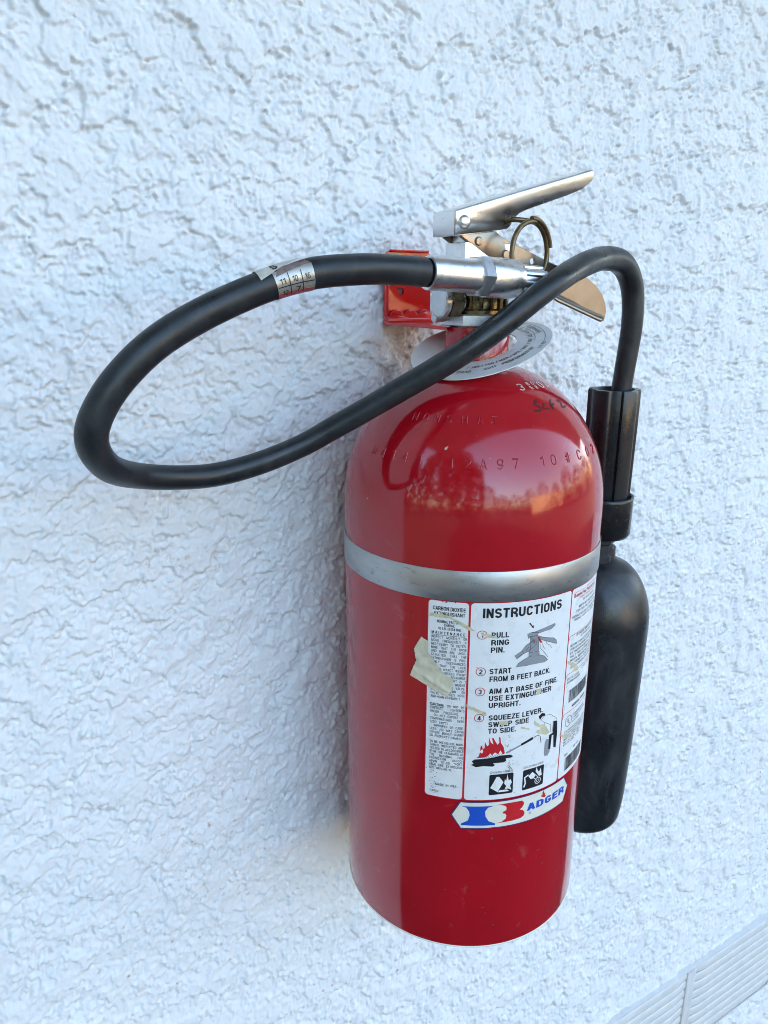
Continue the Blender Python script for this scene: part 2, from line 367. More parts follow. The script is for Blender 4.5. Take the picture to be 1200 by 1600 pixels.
# roof eave above the wall: it hides the high sky, as the reflection in the dome shows
ev = empty('roof_eave', (0, 0, 1.58))
tag(ev, 'painted roof eave overhanging the top of the stucco wall', 'roof')
em = MB(); box(em, (2.0, -.25, .012), (7.1, 1.16, .024)); em.build('soffit', M['soffit'], ev)
em = MB(); box(em, (2.0, -.845, .075), (7.1, .028, .19), .003); em.build('fascia', M['soffit'], ev)
em = MB(); box(em, (2.0, .1, .20), (7.1, 1.9, .03), 0, 0, Matrix.Rotation(math.radians(14), 3, 'X')); em.build('roof_deck', M['soffit'], ev)
def foliage(mb, az, dist, h0, h1, rr, n, leaf, rnd):
    a = math.radians(az); cx = dist * math.sin(a); cy = -dist * math.cos(a)
    for j in range(n):
        d = Vector((rnd.gauss(0, 1), rnd.gauss(0, 1), rnd.gauss(0, 1))).normalized() * rnd.uniform(.2, 1) ** .4
        c = Vector((cx + d.x * rr, cy + d.y * rr, (h0 + h1) / 2 + d.z * (h1 - h0) / 2))
        s = rnd.uniform(.6, 1.3) * leaf; u = Vector((rnd.gauss(0, 1), rnd.gauss(0, 1), rnd.gauss(0, 1))).normalized(); w = frame(u)[1]
        mb.add([c - u * s, c + w * s * .6, c + u * s, c - w * s * .6], [(0, 1, 2, 3)])
rt = random.Random(4)
tr = MB()
for az, dist, top, rr, n in [(-150, 10, 9, 2.6, 900), (-135, 9, 9.5, 2.4, 900), (-120, 9, 8.6, 2.2, 900), (-104, 9, 7.6, 2.0, 900), (-92, 10, 6.4, 1.2, 700), (-79, 10, 7.6, 1.1, 900), (-68, 10, 9.6, 2.2, 1600), (-56, 10, 10.4, 2.2, 1800), (-45, 9.5, 9.2, 1.9, 1600), (-35, 10, 7.2, 1.7, 1300), (-24, 15, 5.0, 2.2, 700), (-12, 18, 3.6, 2.4, 600), (0, 22, 4.0, 3, 600), (12, 25, 5.6, 2.8, 700), (25, 27, 7.4, 3, 800), (38, 29, 5.6, 2.6, 700), (52, 22, 6.4, 3, 800), (66, 20, 4.6, 3, 700), (80, 22, 4.0, 3, 700), (95, 22, 4.0, 3, 600)]:  # far-left trees are added, unseen, to block light and deepen the cylinder's shade
    foliage(tr, az, dist, -1.0, top, rr, n, .27, rt)
tag(tr.build('treeline', M['leaf'], smooth=False), kind='stuff')
gw = empty('garden_wall', (10.5, -17.5, -1.08)); tag(gw, 'tan sunlit garden wall standing across the yard', 'wall')
em = MB(); box(em, (0, 0, 1.6), (12.5, .2, 3.2), .01); em.build('wall_panel', M['tan'], gw)
em = MB(); box(em, (0, 0, 3.24), (12.6, .3, .08), .01); em.build('coping', M['tan'], gw)
tr = MB()
for az, dist, top, rr, n in [(48, 21, 2.2, 1.2, 200), (-86, 13, 2.4, .7, 240)]: foliage(tr, az, dist, -1.1, top, rr, n, .17, rt)
tag(tr.build('dry_brush', M['brush'], smooth=False), kind='stuff')

# ------------------------------------------------------------------ wall vent low at the right
vent = empty('wall_vent', (0.4965, WALL_Y, -0.567))
tag(vent, 'white ribbed plastic vent with two louvred bays set low in the wall', 'vent')
VX0, VX1, VZ0, VZ1 = -0.2175, 0.2175, -0.0785, 0.0785
fb = MB(); fw = .0035; yo = -.0055
def rrect(x0, z0, x1, z1, r, n=6):
    out = []
    for cx, cz, a0 in ((x1 - r, z0 + r, -90), (x1 - r, z1 - r, 0), (x0 + r, z1 - r, 90), (x0 + r, z0 + r, 180)):
        for k in range(n + 1):
            a = math.radians(a0 + 90 * k / n); out.append((cx + r * math.cos(a), cz + r * math.sin(a)))
    return out
o_ = rrect(VX0, VZ0, VX1, VZ1, .016); i_ = rrect(VX0 + fw, VZ0 + fw * .8, VX1 - fw, VZ1 - fw * .2, .008); n_ = len(o_)
vv = [(x, .004, z) for x, z in o_] + [(x, yo + .002, z) for x, z in o_] + [(x * .997, yo, z * .985) for x, z in o_] + [(x, yo, z) for x, z in i_] + [(x, .002, z) for x, z in i_]
ff = []
for r_ in range(4):
    for k in range(n_): ff.append((r_ * n_ + k, r_ * n_ + (k + 1) % n_, (r_ + 1) * n_ + (k + 1) % n_, (r_ + 1) * n_ + k))
fb.add(vv, ff); fb.build('frame', M['vent'], vent)
bk = MB(); box(bk, (0, .002, 0), (.42, .003, .145)); bk.build('back_panel', M['vent'], vent)
mu = MB(); box(mu, (-.0055, -.0012, 0), (.0085, .0100, .151), .003); box(mu, (.0055, -.0012, 0), (.0085, .0100, .151), .003); box(mu, (0, -.001, 0), (.006, .009, .150)); mu.build('mullion', M['vent'], vent)
for sx in (-1, 1):
    for k in range(9):
        z0 = -.0743 + k * .01655; sm = MB(); nn = 24; v = []; f = []
        for i in range(nn + 1):
            t = i / nn; x = .0088 + t * .2035
            e = max(0, 1 - t / .16) ** 2 * .004 + max(0, (t - .86) / .14) ** 2 * .004
            for (dy, dz) in ((-.0034, .0152), (-.0045, .0147), (-.0052, .0132), (-.0056, .0040), (-.0050, .0010), (-.0034, .0002)):
                v.append((sx * x, dy * (1 - .35 * max(0, 1 - t / .10)), z0 + dz * 1.082 + e * (.4 if dz > .01 else 1)))
        for i in range(nn):
            for q in range(5): f.append((i * 6 + q, i * 6 + q + 1, i * 6 + 6 + q + 1, i * 6 + 6 + q))
        sm.add(v, f); sm.build('slat', M['vent'], vent, angle=50)

# ------------------------------------------------------------------ wall bracket
br = empty('wall_bracket', (0, WALL_Y, .42)); BO = Vector((0, WALL_Y, .42))
tag(br, 'glossy red steel hanging bracket fixed to the stucco behind the valve', 'bracket')
def rel(mb, o):      # move verts into the parent's frame
    mb.v = [(p[0] - o[0], p[1] - o[1], p[2] - o[2]) for p in mb.v]; return mb
bp_ = MB(); yb = .0885
prism(bp_, rrect(-.0195, .4215, .0205, .4712, .005), 'xz', yb - .0022, yb, .0005)
plate = rel(bp_, BO).build('back_plate', M['red_bracket'], br)
bpy.context.view_layer.update(); boolean_holes(plate, [((-.0060, yb, .4430), (0, 1, 0), .0026), ((.010, yb, .4655), (0, 1, 0), .0028)])
fl = MB(); prism(fl, [(-.0195, .4245), (-.0195, .468), (-.0176, .4695), (-.0176, .4245)], 'xz', yb - .0045, yb - .0018, .0006)
prism(fl, [(-.0155, .4700), (.0165, .4700), (.0175, .4718), (-.0165, .4718)], 'xz', yb - .0050, yb - .0018, .0006)
rel(fl, BO).build('rolled_edge', M['red_bracket'], br)
sc = MB(); top = []
for k in range(37):
    x = -.0175 + .0365 * k / 36; top.append((x, .4258 + .0042 * abs(math.sin(3 * PI * k / 36)) ** .8))
prism(sc, [(-.0175, .4205)] + [(.019, .4205)] + top[::-1], 'xz', yb - .0062, yb - .0020, .0005)
rel(sc, BO).build('scalloped_rib', M['red_bracket'], br)
ft = MB()
foot = [(-.0195, yb), (-.0195, .050), (-.0185, .044), (-.0165, .036), (-.0215, .008), (-.0235, -.004), (-.0225, -.004), (-.0222, .004)]
foot = [(-.0195, yb), (-.0198, .048), (-.0215, .030), (-.0245, .006), (-.0240, .001)]
for k in range(13):      # slot that carries the neck
    a = PI - PI * k / 12; foot.append((.0224 * math.cos(a), .004 + .0224 * math.sin(a)))
foot += [(.0240, .001), (.0245, .006), (.0225, .030), (.0205, .048), (.0205, yb)]
prism(ft, foot, 'xy', .4188, .4212, .0006)
rel(ft, BO).build('foot', M['red_bracket'], br)
fo = MB(); pts = []
for k in range(9):
    a = PI / 2 * k / 8; pts.append((yb - .0045 + .0045 * math.cos(a + PI / 2) * -1 + 0, .4188 + .0045 - .0045 * math.sin(a)))
tube(fo, [(-.0192, yb - .0035, .4222), (.0202, yb - .0035, .4222)], 14, r=.0034)
rel(fo, BO).build('fold', M['red_bracket'], br)

# ------------------------------------------------------------------ fire extinguisher
EX = empty('fire_extinguisher', (0, 0, 0))
tag(EX, 'red carbon dioxide fire extinguisher with looped black hose hung on the white wall', 'fire extinguisher')
R = 0.0889; ZD = .303; HD = .096; ND = 2.1
DS = np.linspace(0, PI / 2, 400)
DR = R * np.cos(DS) ** (2 / ND); DZ = ZD + HD * np.sin(DS) ** (2 / ND)
DA = np.r_[0, np.cumsum(np.hypot(np.diff(DR), np.diff(DZ)))]
prof = [(0, .010), (.060, .010), (.080, .008), (.0845, .0015), (.0862, 0), (.0880, 0), (.0887, .0006), (R, .0020)]
prof += [(R, z) for z in np.linspace(.03, ZD, 12)]
for s in np.linspace(0, PI / 2, 60)[1:]:
    r = R * math.cos(s) ** (2 / ND); z = ZD + HD * math.sin(s) ** (2 / ND)
    if r < .0285: break
    prof.append((r, z))
zl = prof[-1][1]; rl = prof[-1][0]
for k in range(1, 9):
    t = k / 8; a = PI / 2 * t
    prof.append((.0213 + (rl - .0213) * (1 - math.sin(a)), zl + .0065 * (1 - math.cos(a))))
prof += [(.0213, .4150), (.0205, .4162), (.0205, .4205), (0, .4205)]
cy = MB(); lathe(cy, prof, 160)
body = cy.build('cylinder', M['red'], EX, angle=40)
bn = MB(); lathe(bn, [(R - .0002, .2635), (R + .0004, .2635), (R + .0006, .2638), (R + .0006, .2826), (R + .0004, .2829), (R - .0002, .2829)], 160)
bn.build('metal_band', M['band'], EX, angle=50)

# ---- flat print on the cylinder: coordinates (s mm round the shell, z mm)
def onshell(s, z, h): a = s / 1000 / R; return ((R + h) * math.sin(a), -(R + h) * math.cos(a), z / 1000)
def poly_mesh(mb, pts, h, mi=0, mapf=onshell, step=2.0):
    bm = bmesh.new(); vs = [bm.verts.new((p[0], p[1], 0)) for p in pts]
    try: bm.faces.new(vs)
    except ValueError: bm.free(); return
    bmesh.ops.triangulate(bm, faces=bm.faces[:])
    xs = [p[0] for p in pts]; x = math.floor(min(xs) / step) * step + step
    while x < max(xs):
        bmesh.ops.bisect_plane(bm, geom=bm.verts[:] + bm.edges[:] + bm.faces[:], plane_co=(x, 0, 0), plane_no=(1, 0, 0)); x += step
    bm.verts.index_update(); bm.normal_update()
    v = [mapf(q.co.x, q.co.y, h) for q in bm.verts]
    f = [[q.index for q in (fc.verts if fc.normal.z > 0 else reversed(fc.verts[:]))] for fc in bm.faces]
    bm.free(); mb.add(v, f, mi)
def stroke(mb, pts, w, h, mi=0, mapf=onshell, closed=False):
    P = [Vector(p) for p in pts]; n = len(P); L_ = []; 
    for i in range(n):
        a = P[i - 1] if (i or closed) else P[0]; b = P[(i + 1) % n] if (i < n - 1 or closed) else P[-1]
        d = (b - a); d = d / max(d.length, 1e-9); nrm = Vector((-d.y, d.x)) * w / 2; L_.append((P[i] + nrm, P[i] - nrm))
    v = []; f = []
    for a, b in L_: v += [mapf(a.x, a.y, h), mapf(b.x, b.y, h)]
    for i in range(n if closed else n - 1):
        j = (i + 1) % n; f.append((2 * i, 2 * i + 1, 2 * j + 1, 2 * j))
    mb.add(v, f, mi)
def seg(a, b, n=12): return [(a[0] + (b[0] - a[0]) * k / n, a[1] + (b[1] - a[1]) * k / n) for k in range(n + 1)]
def ring2(c, rx, ry=None, n=28): return [(c[0] + rx * math.cos(2 * PI * k / n), c[1] + (ry or rx) * math.sin(2 * PI * k / n)) for k in range(n)]
# a plain bold grotesque drawn from strokes: cap height 1, every stroke is a ribbon of its own
def _arc(cx, cy, rx, ry, a0, a1, n=9): return [(cx + rx * math.cos(math.radians(a0 + (a1 - a0) * k / n)), cy + ry * math.sin(math.radians(a0 + (a1 - a0) * k / n))) for k in range(n + 1)]
def glyph(c, t):
    h = t / 2; W = {'I': t, '1': .36, '.': t, ',': t, ':': t, "'": t, 'M': .80, 'W': .92, '-': .34, '(': .26, ')': .26, ' ': .26, '\u00b0': .26, 'J': .50, 'L': .54, 'E': .56, 'F': .54, '"': .3, '/': .36, '+': .5, 'T': .60}.get(c, .63)
    l, r, b, T, x = h, W - h, h, 1 - h, W / 2; rx = (r - l) / 2; ro = min(rx * 1.15, .5 - h); q = (.5 - h) / 2
    O = _arc(x, T - ro, rx, ro, 0, 180, 10) + _arc(x, b + ro, rx, ro, 180, 360, 10)
    L_ = lambda *p: (list(p), False)
    D = {
     'A': [L_((l * .75, 0), (x - .012, 1)), L_((r + l * .25, 0), (x + .012, 1)), L_((W * .25, .29), (W * .75, .29))],
     'B': [L_((l, 0), (l, 1)), ([(l, T)] + _arc(r - q * .9, T - q, q * .9, q, 90, -90) + [(l, .5)], False), ([(l, .5)] + _arc(r - q * .9, b + q, q, q, 90, -90) + [(l, b)], False)],
     'C': [(_arc(x, T - ro, rx, ro, 12, 180, 9) + _arc(x, b + ro, rx, ro, 180, 348, 9), False)],
     'D': [L_((l, 0), (l, 1)), ([(l, T), (x * .9, T)] + _arc(x * .9, T - ro, r - x * .9, ro, 90, 0, 6) + _arc(x * .9, b + ro, r - x * .9, ro, 0, -90, 6) + [(l, b)], False)],
     'E': [L_((l, 0), (l, 1)), L_((l, T), (W, T)), L_((l, .51), (W * .93, .51)), L_((l, b), (W, b))],
     'F': [L_((l, 0), (l, 1)), L_((l, T), (W, T)), L_((l, .48), (W * .9, .48))],
     'G': [(_arc(x, T - ro, rx, ro, 15, 180, 9) + _arc(x, b + ro, rx, ro, 180, 360, 10) + [(r, .46)], False), L_((x, .44), (W, .44))],
     'H': [L_((l, 0), (l, 1)), L_((r, 0), (r, 1)), L_((l, .51), (r, .51))],
     'I': [L_((x, 0), (x, 1))],
     'J': [([(r, 1)] + _arc(x, b + rx, rx, rx, 0, -170, 8), False)],
     'K': [L_((l, 0), (l, 1)), L_((l, .36), (r + h * .2, 1)), L_((x * .85, .55), (r + h * .4, 0))],
     'L': [L_((l, 0), (l, 1)), L_((l, b), (W, b))],
     'M': [L_((l, 0), (l, 1)), L_((r, 0), (r, 1)), L_((l, .97), (x, .05)), L_((r, .97), (x, .05))],
     'N': [L_((l, 0), (l, 1)), L_((r, 0), (r, 1)), L_((l, .97), (r, .03))],
     'O': [(O, True)], '0': [(O, True)], 'Q': [(O, True), L_((x, .28), (W, -.02))],
     'P': [L_((l, 0), (l, 1)), ([(l, T)] + _arc(r - q * 1.05, T - q * 1.08, q * 1.05, q * 1.08, 90, -90) + [(l, T - q * 2.16)], False)],
     'R': [L_((l, 0), (l, 1)), ([(l, T)] + _arc(r - q * 1.05, T - q * 1.05, q * 1.05, q * 1.05, 90, -90) + [(l, T - q * 2.1)], False), L_((x, .44), (r, .30), (r + h * .25, 0))],
     'S': [(_arc(x, .5 + q, rx, q, 15, 262, 11) + _arc(x, .5 - q, rx, q, 82, -165, 11), False)],
     'T': [L_((x, 0), (x, 1)), L_((0, T), (W, T))],
     'U': [([(l, 1)] + _arc(x, b + ro, rx, ro, 180, 360, 10) + [(r, 1)], False)],
     'V': [L_((l * .8, 1), (x, .02)), L_((W - l * .8, 1), (x, .02))],
     'W': [L_((l * .8, 1), (W * .29, .02)), L_((W * .29, .02), (x, .96)), L_((x, .96), (W * .71, .02)), L_((W * .71, .02), (W - l * .8, 1))],
     'X': [L_((l, 0), (r, 1)), L_((l, 1), (r, 0))], 'Y': [L_((l, 1), (x, .42)), L_((r, 1), (x, .42)), L_((x, 0), (x, .46))],
     'Z': [L_((.02, T), (W, T)), L_((r - .02, T), (l + .02, b)), L_((0, b), (W, b))],
     '1': [L_((W - h, 0), (W - h, 1)), L_((0, .74), (W - h, .92))],
     '2': [(_arc(x, .5 + q, rx, q, 165, -35, 10) + [(l, b + .04)], False), L_((0, b), (W, b))],
     '3': [(_arc(x, .5 + q, rx, q, 160, -90, 10), False), (_arc(x, .5 - q, rx, q, 90, -160, 10), False)],
     '4': [L_((r - .08, 0), (r - .08, 1)), L_((r - .08, .96), (l, .30)), L_((0, .27), (W, .27))],
     '5': [L_((r, T), (l + .03, T)), L_((l + .03, 1), (l, .48)), (_arc(x, .32, rx, .32 - h, 130, -160, 11), False)],
     '6': [(_arc(x, .32, rx, .32 - h, 0, 360, 14)[:-1], True), L_((l, .34), (l + .05, .68), (x, .93), (r, .86))],
     '7': [L_((0, T), (W, T)), L_((r, T), (x * .75, 0))],
     '8': [(_arc(x, .5 + q, rx * .9, q, 0, 360, 14)[:-1], True), (_arc(x, .5 - q, rx, q, 0, 360, 14)[:-1], True)],
     '9': [(_arc(x, .68, rx, .32 - h, 0, 360, 14)[:-1], True), L_((r, .66), (r - .05, .32), (x, .07), (l, .14))],
     '.': [L_((x, 0), (x, t))], ',': [L_((x, -.12), (x, t))], ':': [L_((x, .05), (x, .05 + t)), L_((x, .55), (x, .55 + t))], '-': [L_((0, .42), (W, .42))], "'": [L_((x, .7), (x, 1))],
     '"': [L_((h, .7), (h, 1)), L_((W - h, .7), (W - h, 1))], '/': [L_((0, 0), (W, 1))], '+': [L_((0, .45), (W, .45)), L_((x, .2), (x, .7))], '(': [L_((W, 1.05), (h, .75), (h, .2), (W, -.1))], ')': [L_((0, 1.05), (W - h, .75), (W - h, .2), (0, -.1))],
     '#': [L_((W * .3, 0), (W * .4, 1)), L_((W * .65, 0), (W * .75, 1)), L_((0, .66), (W, .66)), L_((0, .34), (W, .34))], '\u00b0': [(_arc(x, .85, .1, .1, 0, 360, 8)[:-1], True)], ' ': [],
    }
    return W, D.get(c, D['O'])
def ribbon(P, closed, t):
    n = len(P); P = [Vector(p) for p in P]; v = []; f = []
    for i in range(n):
        d0 = (P[i] - P[i - 1]) if (i or closed) else None; d1 = (P[(i + 1) % n] - P[i]) if (i < n - 1 or closed) else None
        d0 = d0.normalized() if d0 and d0.length > 1e-9 else None; d1 = d1.normalized() if d1 and d1.length > 1e-9 else None
        a = d0 or d1; b = d1 or d0; na = Vector((-a.y, a.x)); nb_ = Vector((-b.y, b.x)); m_ = (na + nb_); m_ = m_.normalized() if m_.length > 1e-6 else na
        k = min(1 / max(m_.dot(na), .4), 1.8) * t / 2; v += [P[i] - m_ * k, P[i] + m_ * k]
    for i in range(n if closed else n - 1):
        j = (i + 1) % n; f.append((2 * i, 2 * j, 2 * j + 1, 2 * i + 1))
    return v, f
_glyph = {}
def text_mesh(body, bold=.0, res=3):
    key = (body, bold)
    if key in _glyph: return _glyph[key]
    t = .125 + bold * 2.1; v = []; f = []; cx = 0
    for c in body.upper():
        W, st = glyph(c, t)
        for k, (P, cl) in enumerate(st):
            a, q = ribbon(P, cl, t); o = len(v); v += [(p.x + cx, p.y, k * 6e-6) for p in a]; f += [tuple(i + o for i in s) for s in q]
        cx += W + (.105 if bold >= .02 else .17)
    _glyph[key] = (np.array(v).reshape(-1, 3), f); return _glyph[key]
CAPH = 1.0
def text(mb, body, s, z, cap, width=None, align='L', h=.00030, mi=0, mapf=onshell, bold=.012, res=3, **kw):
    v, f = text_mesh(body, bold, res, **kw)
    if not len(v): return
    x0 = v[:, 0].min(); x1 = v[:, 0].max(); k = cap / CAPH; kx = k if width is None else width / (x1 - x0)
    off = {'L': 0, 'C': -.5, 'R': -1}[align] * (x1 - x0) * kx
    pts = [mapf(s + off + (p[0] - x0) * kx, z + p[1] * k, h + p[2]) for p in v]
    mb.add(pts, f, mi)
PL = {
'ext_lever':[(-19.7,240.5),(-18.0,241.1),(-14.1,241.3),(-9.8,242.2),(0.5,243.9),(0.9,242.8),(-2.0,240.8),(-9.0,240.3),(-12.1,239.8),(-12.5,238.4),(-16.3,238.5),(-19.1,237.4)],
'ext_arm':[(-17.9,238.7),(-12.0,238.1),(-7.4,236.1),(0.4,234.0),(2.7,232.0),(3.6,229.1),(1.5,230.0),(-4.4,232.8),(-10.5,235.3),(-17.8,237.1)],
'ext_column':[(-17.7,236.8),(-11.5,235.2),(-11.0,229.0),(-10.1,225.0),(-17.9,225.0),(-18.0,229.1),(-17.0,230.1)],
'ext_fitting':[(-16.1,235.2),(-13.7,235.7),(-12.6,232.9),(-15.8,230.5),(-18.1,228.6),(-21.4,227.5),(-23.0,229.7),(-20.1,233.0)],
'ext_tube':[(-23.0,229.5),(-21.6,227.5),(-26.0,224.3),(-27.5,226.7)],
'ext_dome':[(-26.5,218.8),(-24.7,221.3),(-21.3,223.2),(-17.8,224.7),(-9.7,224.6),(-6.3,223.0),(-3.3,219.6),(-6.0,218.7),(-18.7,218.9)],
'ext_pin':[(-12.5,237.5),(-11.3,237.3),(-8.4,232.7),(-10.4,233.1)],
'arrow':[(-19.2,247.6),(-18.2,247.8),(-16.6,245.7),(-15.9,246.0),(-15.5,243.7),(-17.5,245.0),(-17.0,245.3)],
'hand1':[(-10.3,232.4),(-10.0,229.4),(-6.5,225.7),(-3.1,221.3)],
'hand2':[(-8.4,232.0),(-7.5,229.5),(-6.1,228.0)],
'hand3':[(-5.8,233.5),(-5.0,231.3),(-2.1,229.4),(-0.8,227.3)],
'flames':[(-49.2,154.9),(-47.6,156.1),(-46.7,159.3),(-45.5,158.1),(-44.7,159.7),(-45.3,161.7),(-46.8,160.1),(-46.6,163.2),(-45.7,164.4),(-45.1,161.7),(-43.8,162.4),(-44.0,167.1),(-42.4,163.6),(-41.1,164.7),(-41.3,170.2),(-40.2,166.6),(-38.3,164.5),(-39.4,169.3),(-38.6,169.7),(-35.7,164.3),(-34.5,165.8),(-34.9,170.1),(-33.9,169.3),(-33.5,165.7),(-31.5,162.3),(-30.4,157.4),(-31.8,156.8),(-33.5,160.0),(-34.8,157.1),(-37.0,158.7),(-39.0,156.7),(-40.1,158.3),(-41.5,156.4),(-43.5,155.3)],
'puddle':[(-52.2,149.8),(-50.5,150.7),(-51.8,152.4),(-50.0,153.9),(-43.8,154.3),(-38.3,155.0),(-32.6,156.1),(-26.8,155.9),(-24.4,154.5),(-26.0,153.6),(-29.6,153.5),(-29.2,151.7),(-30.9,150.7),(-38.1,150.8),(-36.6,149.3),(-37.9,148.2),(-44.3,148.9),(-49.1,148.1)],
'horn':[(-19.7,162.6),(-11.2,165.7),(-10.2,164.1),(-19.1,161.1)],
'horntip':[(-29.9,158.1),(-19.8,162.2),(-19.3,161.1),(-29.4,156.9)],
'rod':[(-10.3,164.9),(-7.0,166.0),(-5.0,164.6),(-3.9,159.4)],
'minicyl':[(-0.6,158.4),(0.6,160.8),(3.1,159.5),(4.4,150.0),(2.7,147.4),(-0.2,148.0),(-0.9,150.3)],
'hair':[(-7.4,179.9),(-4.8,181.8),(-2.5,180.9),(-1.7,179.1),(-4.4,179.1),(-6.1,177.1)],
'shirt':[(-2.3,179.3),(2.8,178.4),(8.2,174.1),(9.5,171.7),(5.8,172.0),(5.6,164.2),(3.6,165.0),(3.5,170.6),(-2.4,174.1),(-5.2,176.8)],
'legs':[(6.1,172.3),(9.7,171.2),(10.5,161.6),(10.0,150.7),(7.8,152.0),(6.8,161.8),(5.3,161.8),(4.8,151.5),(2.8,152.3),(2.8,162.8),(6.1,163.6)],
'arm':[(-1.8,173.2),(-4.6,168.5),(-7.0,166.4)],
'can':[(-35.1,140.1),(-33.4,140.1),(-30.3,135.6),(-34.0,128.5),(-39.0,132.0)],
'canflame':[(-29.2,130.1),(-28.2,132.4),(-29.7,134.3),(-29.4,137.9),(-28.4,136.1),(-27.9,141.4),(-26.7,136.3),(-25.4,137.3),(-24.4,134.6),(-25.6,132.4),(-24.5,128.9),(-26.9,130.3)],
'cord':[(-15.4,128.6),(-14.4,131.5),(-15.2,135.9),(-12.3,137.4)],
'plug':[(-12.3,136.3),(-9.4,138.8),(-6.3,135.7),(-8.0,133.6),(-10.4,133.5)],
'elflame':[(-6.8,138.4),(-6.2,141.6),(-4.9,138.4),(-3.9,137.4),(-2.5,139.8),(-1.3,134.0),(-3.6,133.8)],
'disc':[(-4.5,130.8)],
'banner':[(-64.0,110.3),(-58.7,120.6),(23.1,121.0),(28.9,111.7),(24.4,101.1),(-57.2,100.2)],
'blue':[(-57.4,117.9),(-54.2,117.0),(-52.2,114.0),(-51.7,111.1),(-52.8,106.8),(-57.2,104.3),(-57.3,103.0),(-34.5,102.8),(-34.5,104.0),(-39.0,106.2),(-41.3,110.2),(-41.6,114.0),(-39.8,116.8),(-35.2,118.1)],
'red':[(-34.8,118.4),(-27.5,118.8),(-16.2,118.5),(-14.4,116.9),(-14.5,114.8),(-15.8,112.7),(-17.5,111.8),(-14.9,110.7),(-13.5,108.6),(-13.8,106.2),(-16.1,104.7),(-22.5,104.2),(-34.1,104.0),(-30.1,104.8),(-27.2,106.8),(-26.9,109.3),(-27.8,110.7),(-29.5,111.2),(-29.6,112.3),(-27.2,113.4),(-27.0,115.2),(-28.1,116.9),(-30.8,117.9)],
'bflame':[(0.1,115.8),(-0.5,117.7),(0.9,116.8),(0.5,119.0),(1.4,120.8),(2.4,117.9),(3.3,118.1),(3.1,116.3),(4.2,116.0),(3.2,114.6)],
'reg':[(-9.2,108.3)],
'A_bl':[(-11.9,109.8),(24.0,109.7),(23.1,114.1)],
'glue1':[(-81.1,254.3),(-71.4,254.0),(-68.7,253.5),(-57.7,248.1),(-52.9,244.5),(-57.0,244.7),(-61.8,248.2),(-68.2,251.8),(-76.7,251.8),(-81.2,252.2)],
'glue2':[(-56.9,193.9),(-51.5,191.7),(-43.8,188.1),(-43.9,185.6),(-51.4,189.3),(-56.3,191.2)],
'glue3':[(-11.2,178.0),(-6.2,173.8),(-1.9,172.2),(2.9,165.3),(0.3,164.1),(-7.8,167.9),(-8.4,169.7),(-4.5,169.9),(-9.6,174.2)],
'glue4':[(14.9,213.3),(28.3,206.0),(30.3,201.4),(25.5,201.5),(22.6,206.4),(16.1,211.3)],
'glue5':[(12.0,159.5),(24.5,154.6),(27.3,151.2),(19.3,153.7)],
'glue6':[(-49.2,243.6),(-40.8,241.2),(-38.6,239.4),(-43.9,240.0),(-48.6,241.9)],
'glue7':[(-10.9,200.8),(-6.9,200.5),(-7.3,196.3),(-9.9,196.3)],
'glue8':[(-35.8,181.5),(-29.6,181.5),(-30.0,178.4),(-34.6,178.7)],
'glue9':[(-20.5,175.4),(-14.1,173.1),(-14.0,171.8),(-19.8,174.0)],
'tape':[(-86.4,236.6),(-90.9,227.9),(-89.3,219.9),(-93.3,208.7),(-80.0,202.8),(-68.3,198.0),(-66.3,203.9),(-65.1,211.2),(-73.6,214.8),(-82.0,217.4),(-83.2,222.5),(-81.6,227.6),(-81.6,234.6)],
'r_head':[(16.8,260.6),(17.7,257.1),(51.1,257.5),(32.2,260.6),(53.2,258.2)],
'r_lines':[(23.7,248.2),(20.8,245.3),(16.6,241.8),(19.2,239.6)],
'r_div':[(14.4,230.6),(51.2,229.7),(14.9,202.6),(52.0,199.0),(14.7,172.9),(53.3,166.4)],
'r_txt':[(25.0,228.0),(17.6,222.8),(18.9,206.6),(16.8,198.9),(17.2,195.8)],
'r_bar':[(20.0,189.6),(20.9,179.1),(25.8,174.8),(21.4,137.2),(23.2,127.0)],
'r_ul':[(22.8,167.0),(27.3,165.0),(18.4,160.4),(19.1,148.5)],
}
def rr2(s0, z0, s1, z1, r=2.2): return rrect(s0, z0, s1, z1, r, 5)
lb = MB()
poly_mesh(lb, rr2(-82.6, 122.3, 56.5, 263.2, 3.0), .00010, 1)
poly_mesh(lb, rr2(-82.0, 122.9, -57.2, 262.6), .00018, 0)
poly_mesh(lb, rr2(-55.9, 122.9, 14.2, 262.8), .00018, 0)
poly_mesh(lb, rr2(15.2, 122.9, 56.0, 262.8), .00018, 0)
label = lb.build('instruction_label', [M['white'], M['inkred']], EX, angle=80)
t1 = MB()
def T(b, s, z, c, w=None, al='L', mi=0, bold=.02, res=3): text(t1, b, s, z, c, w, al, mi=mi, bold=bold, res=res)
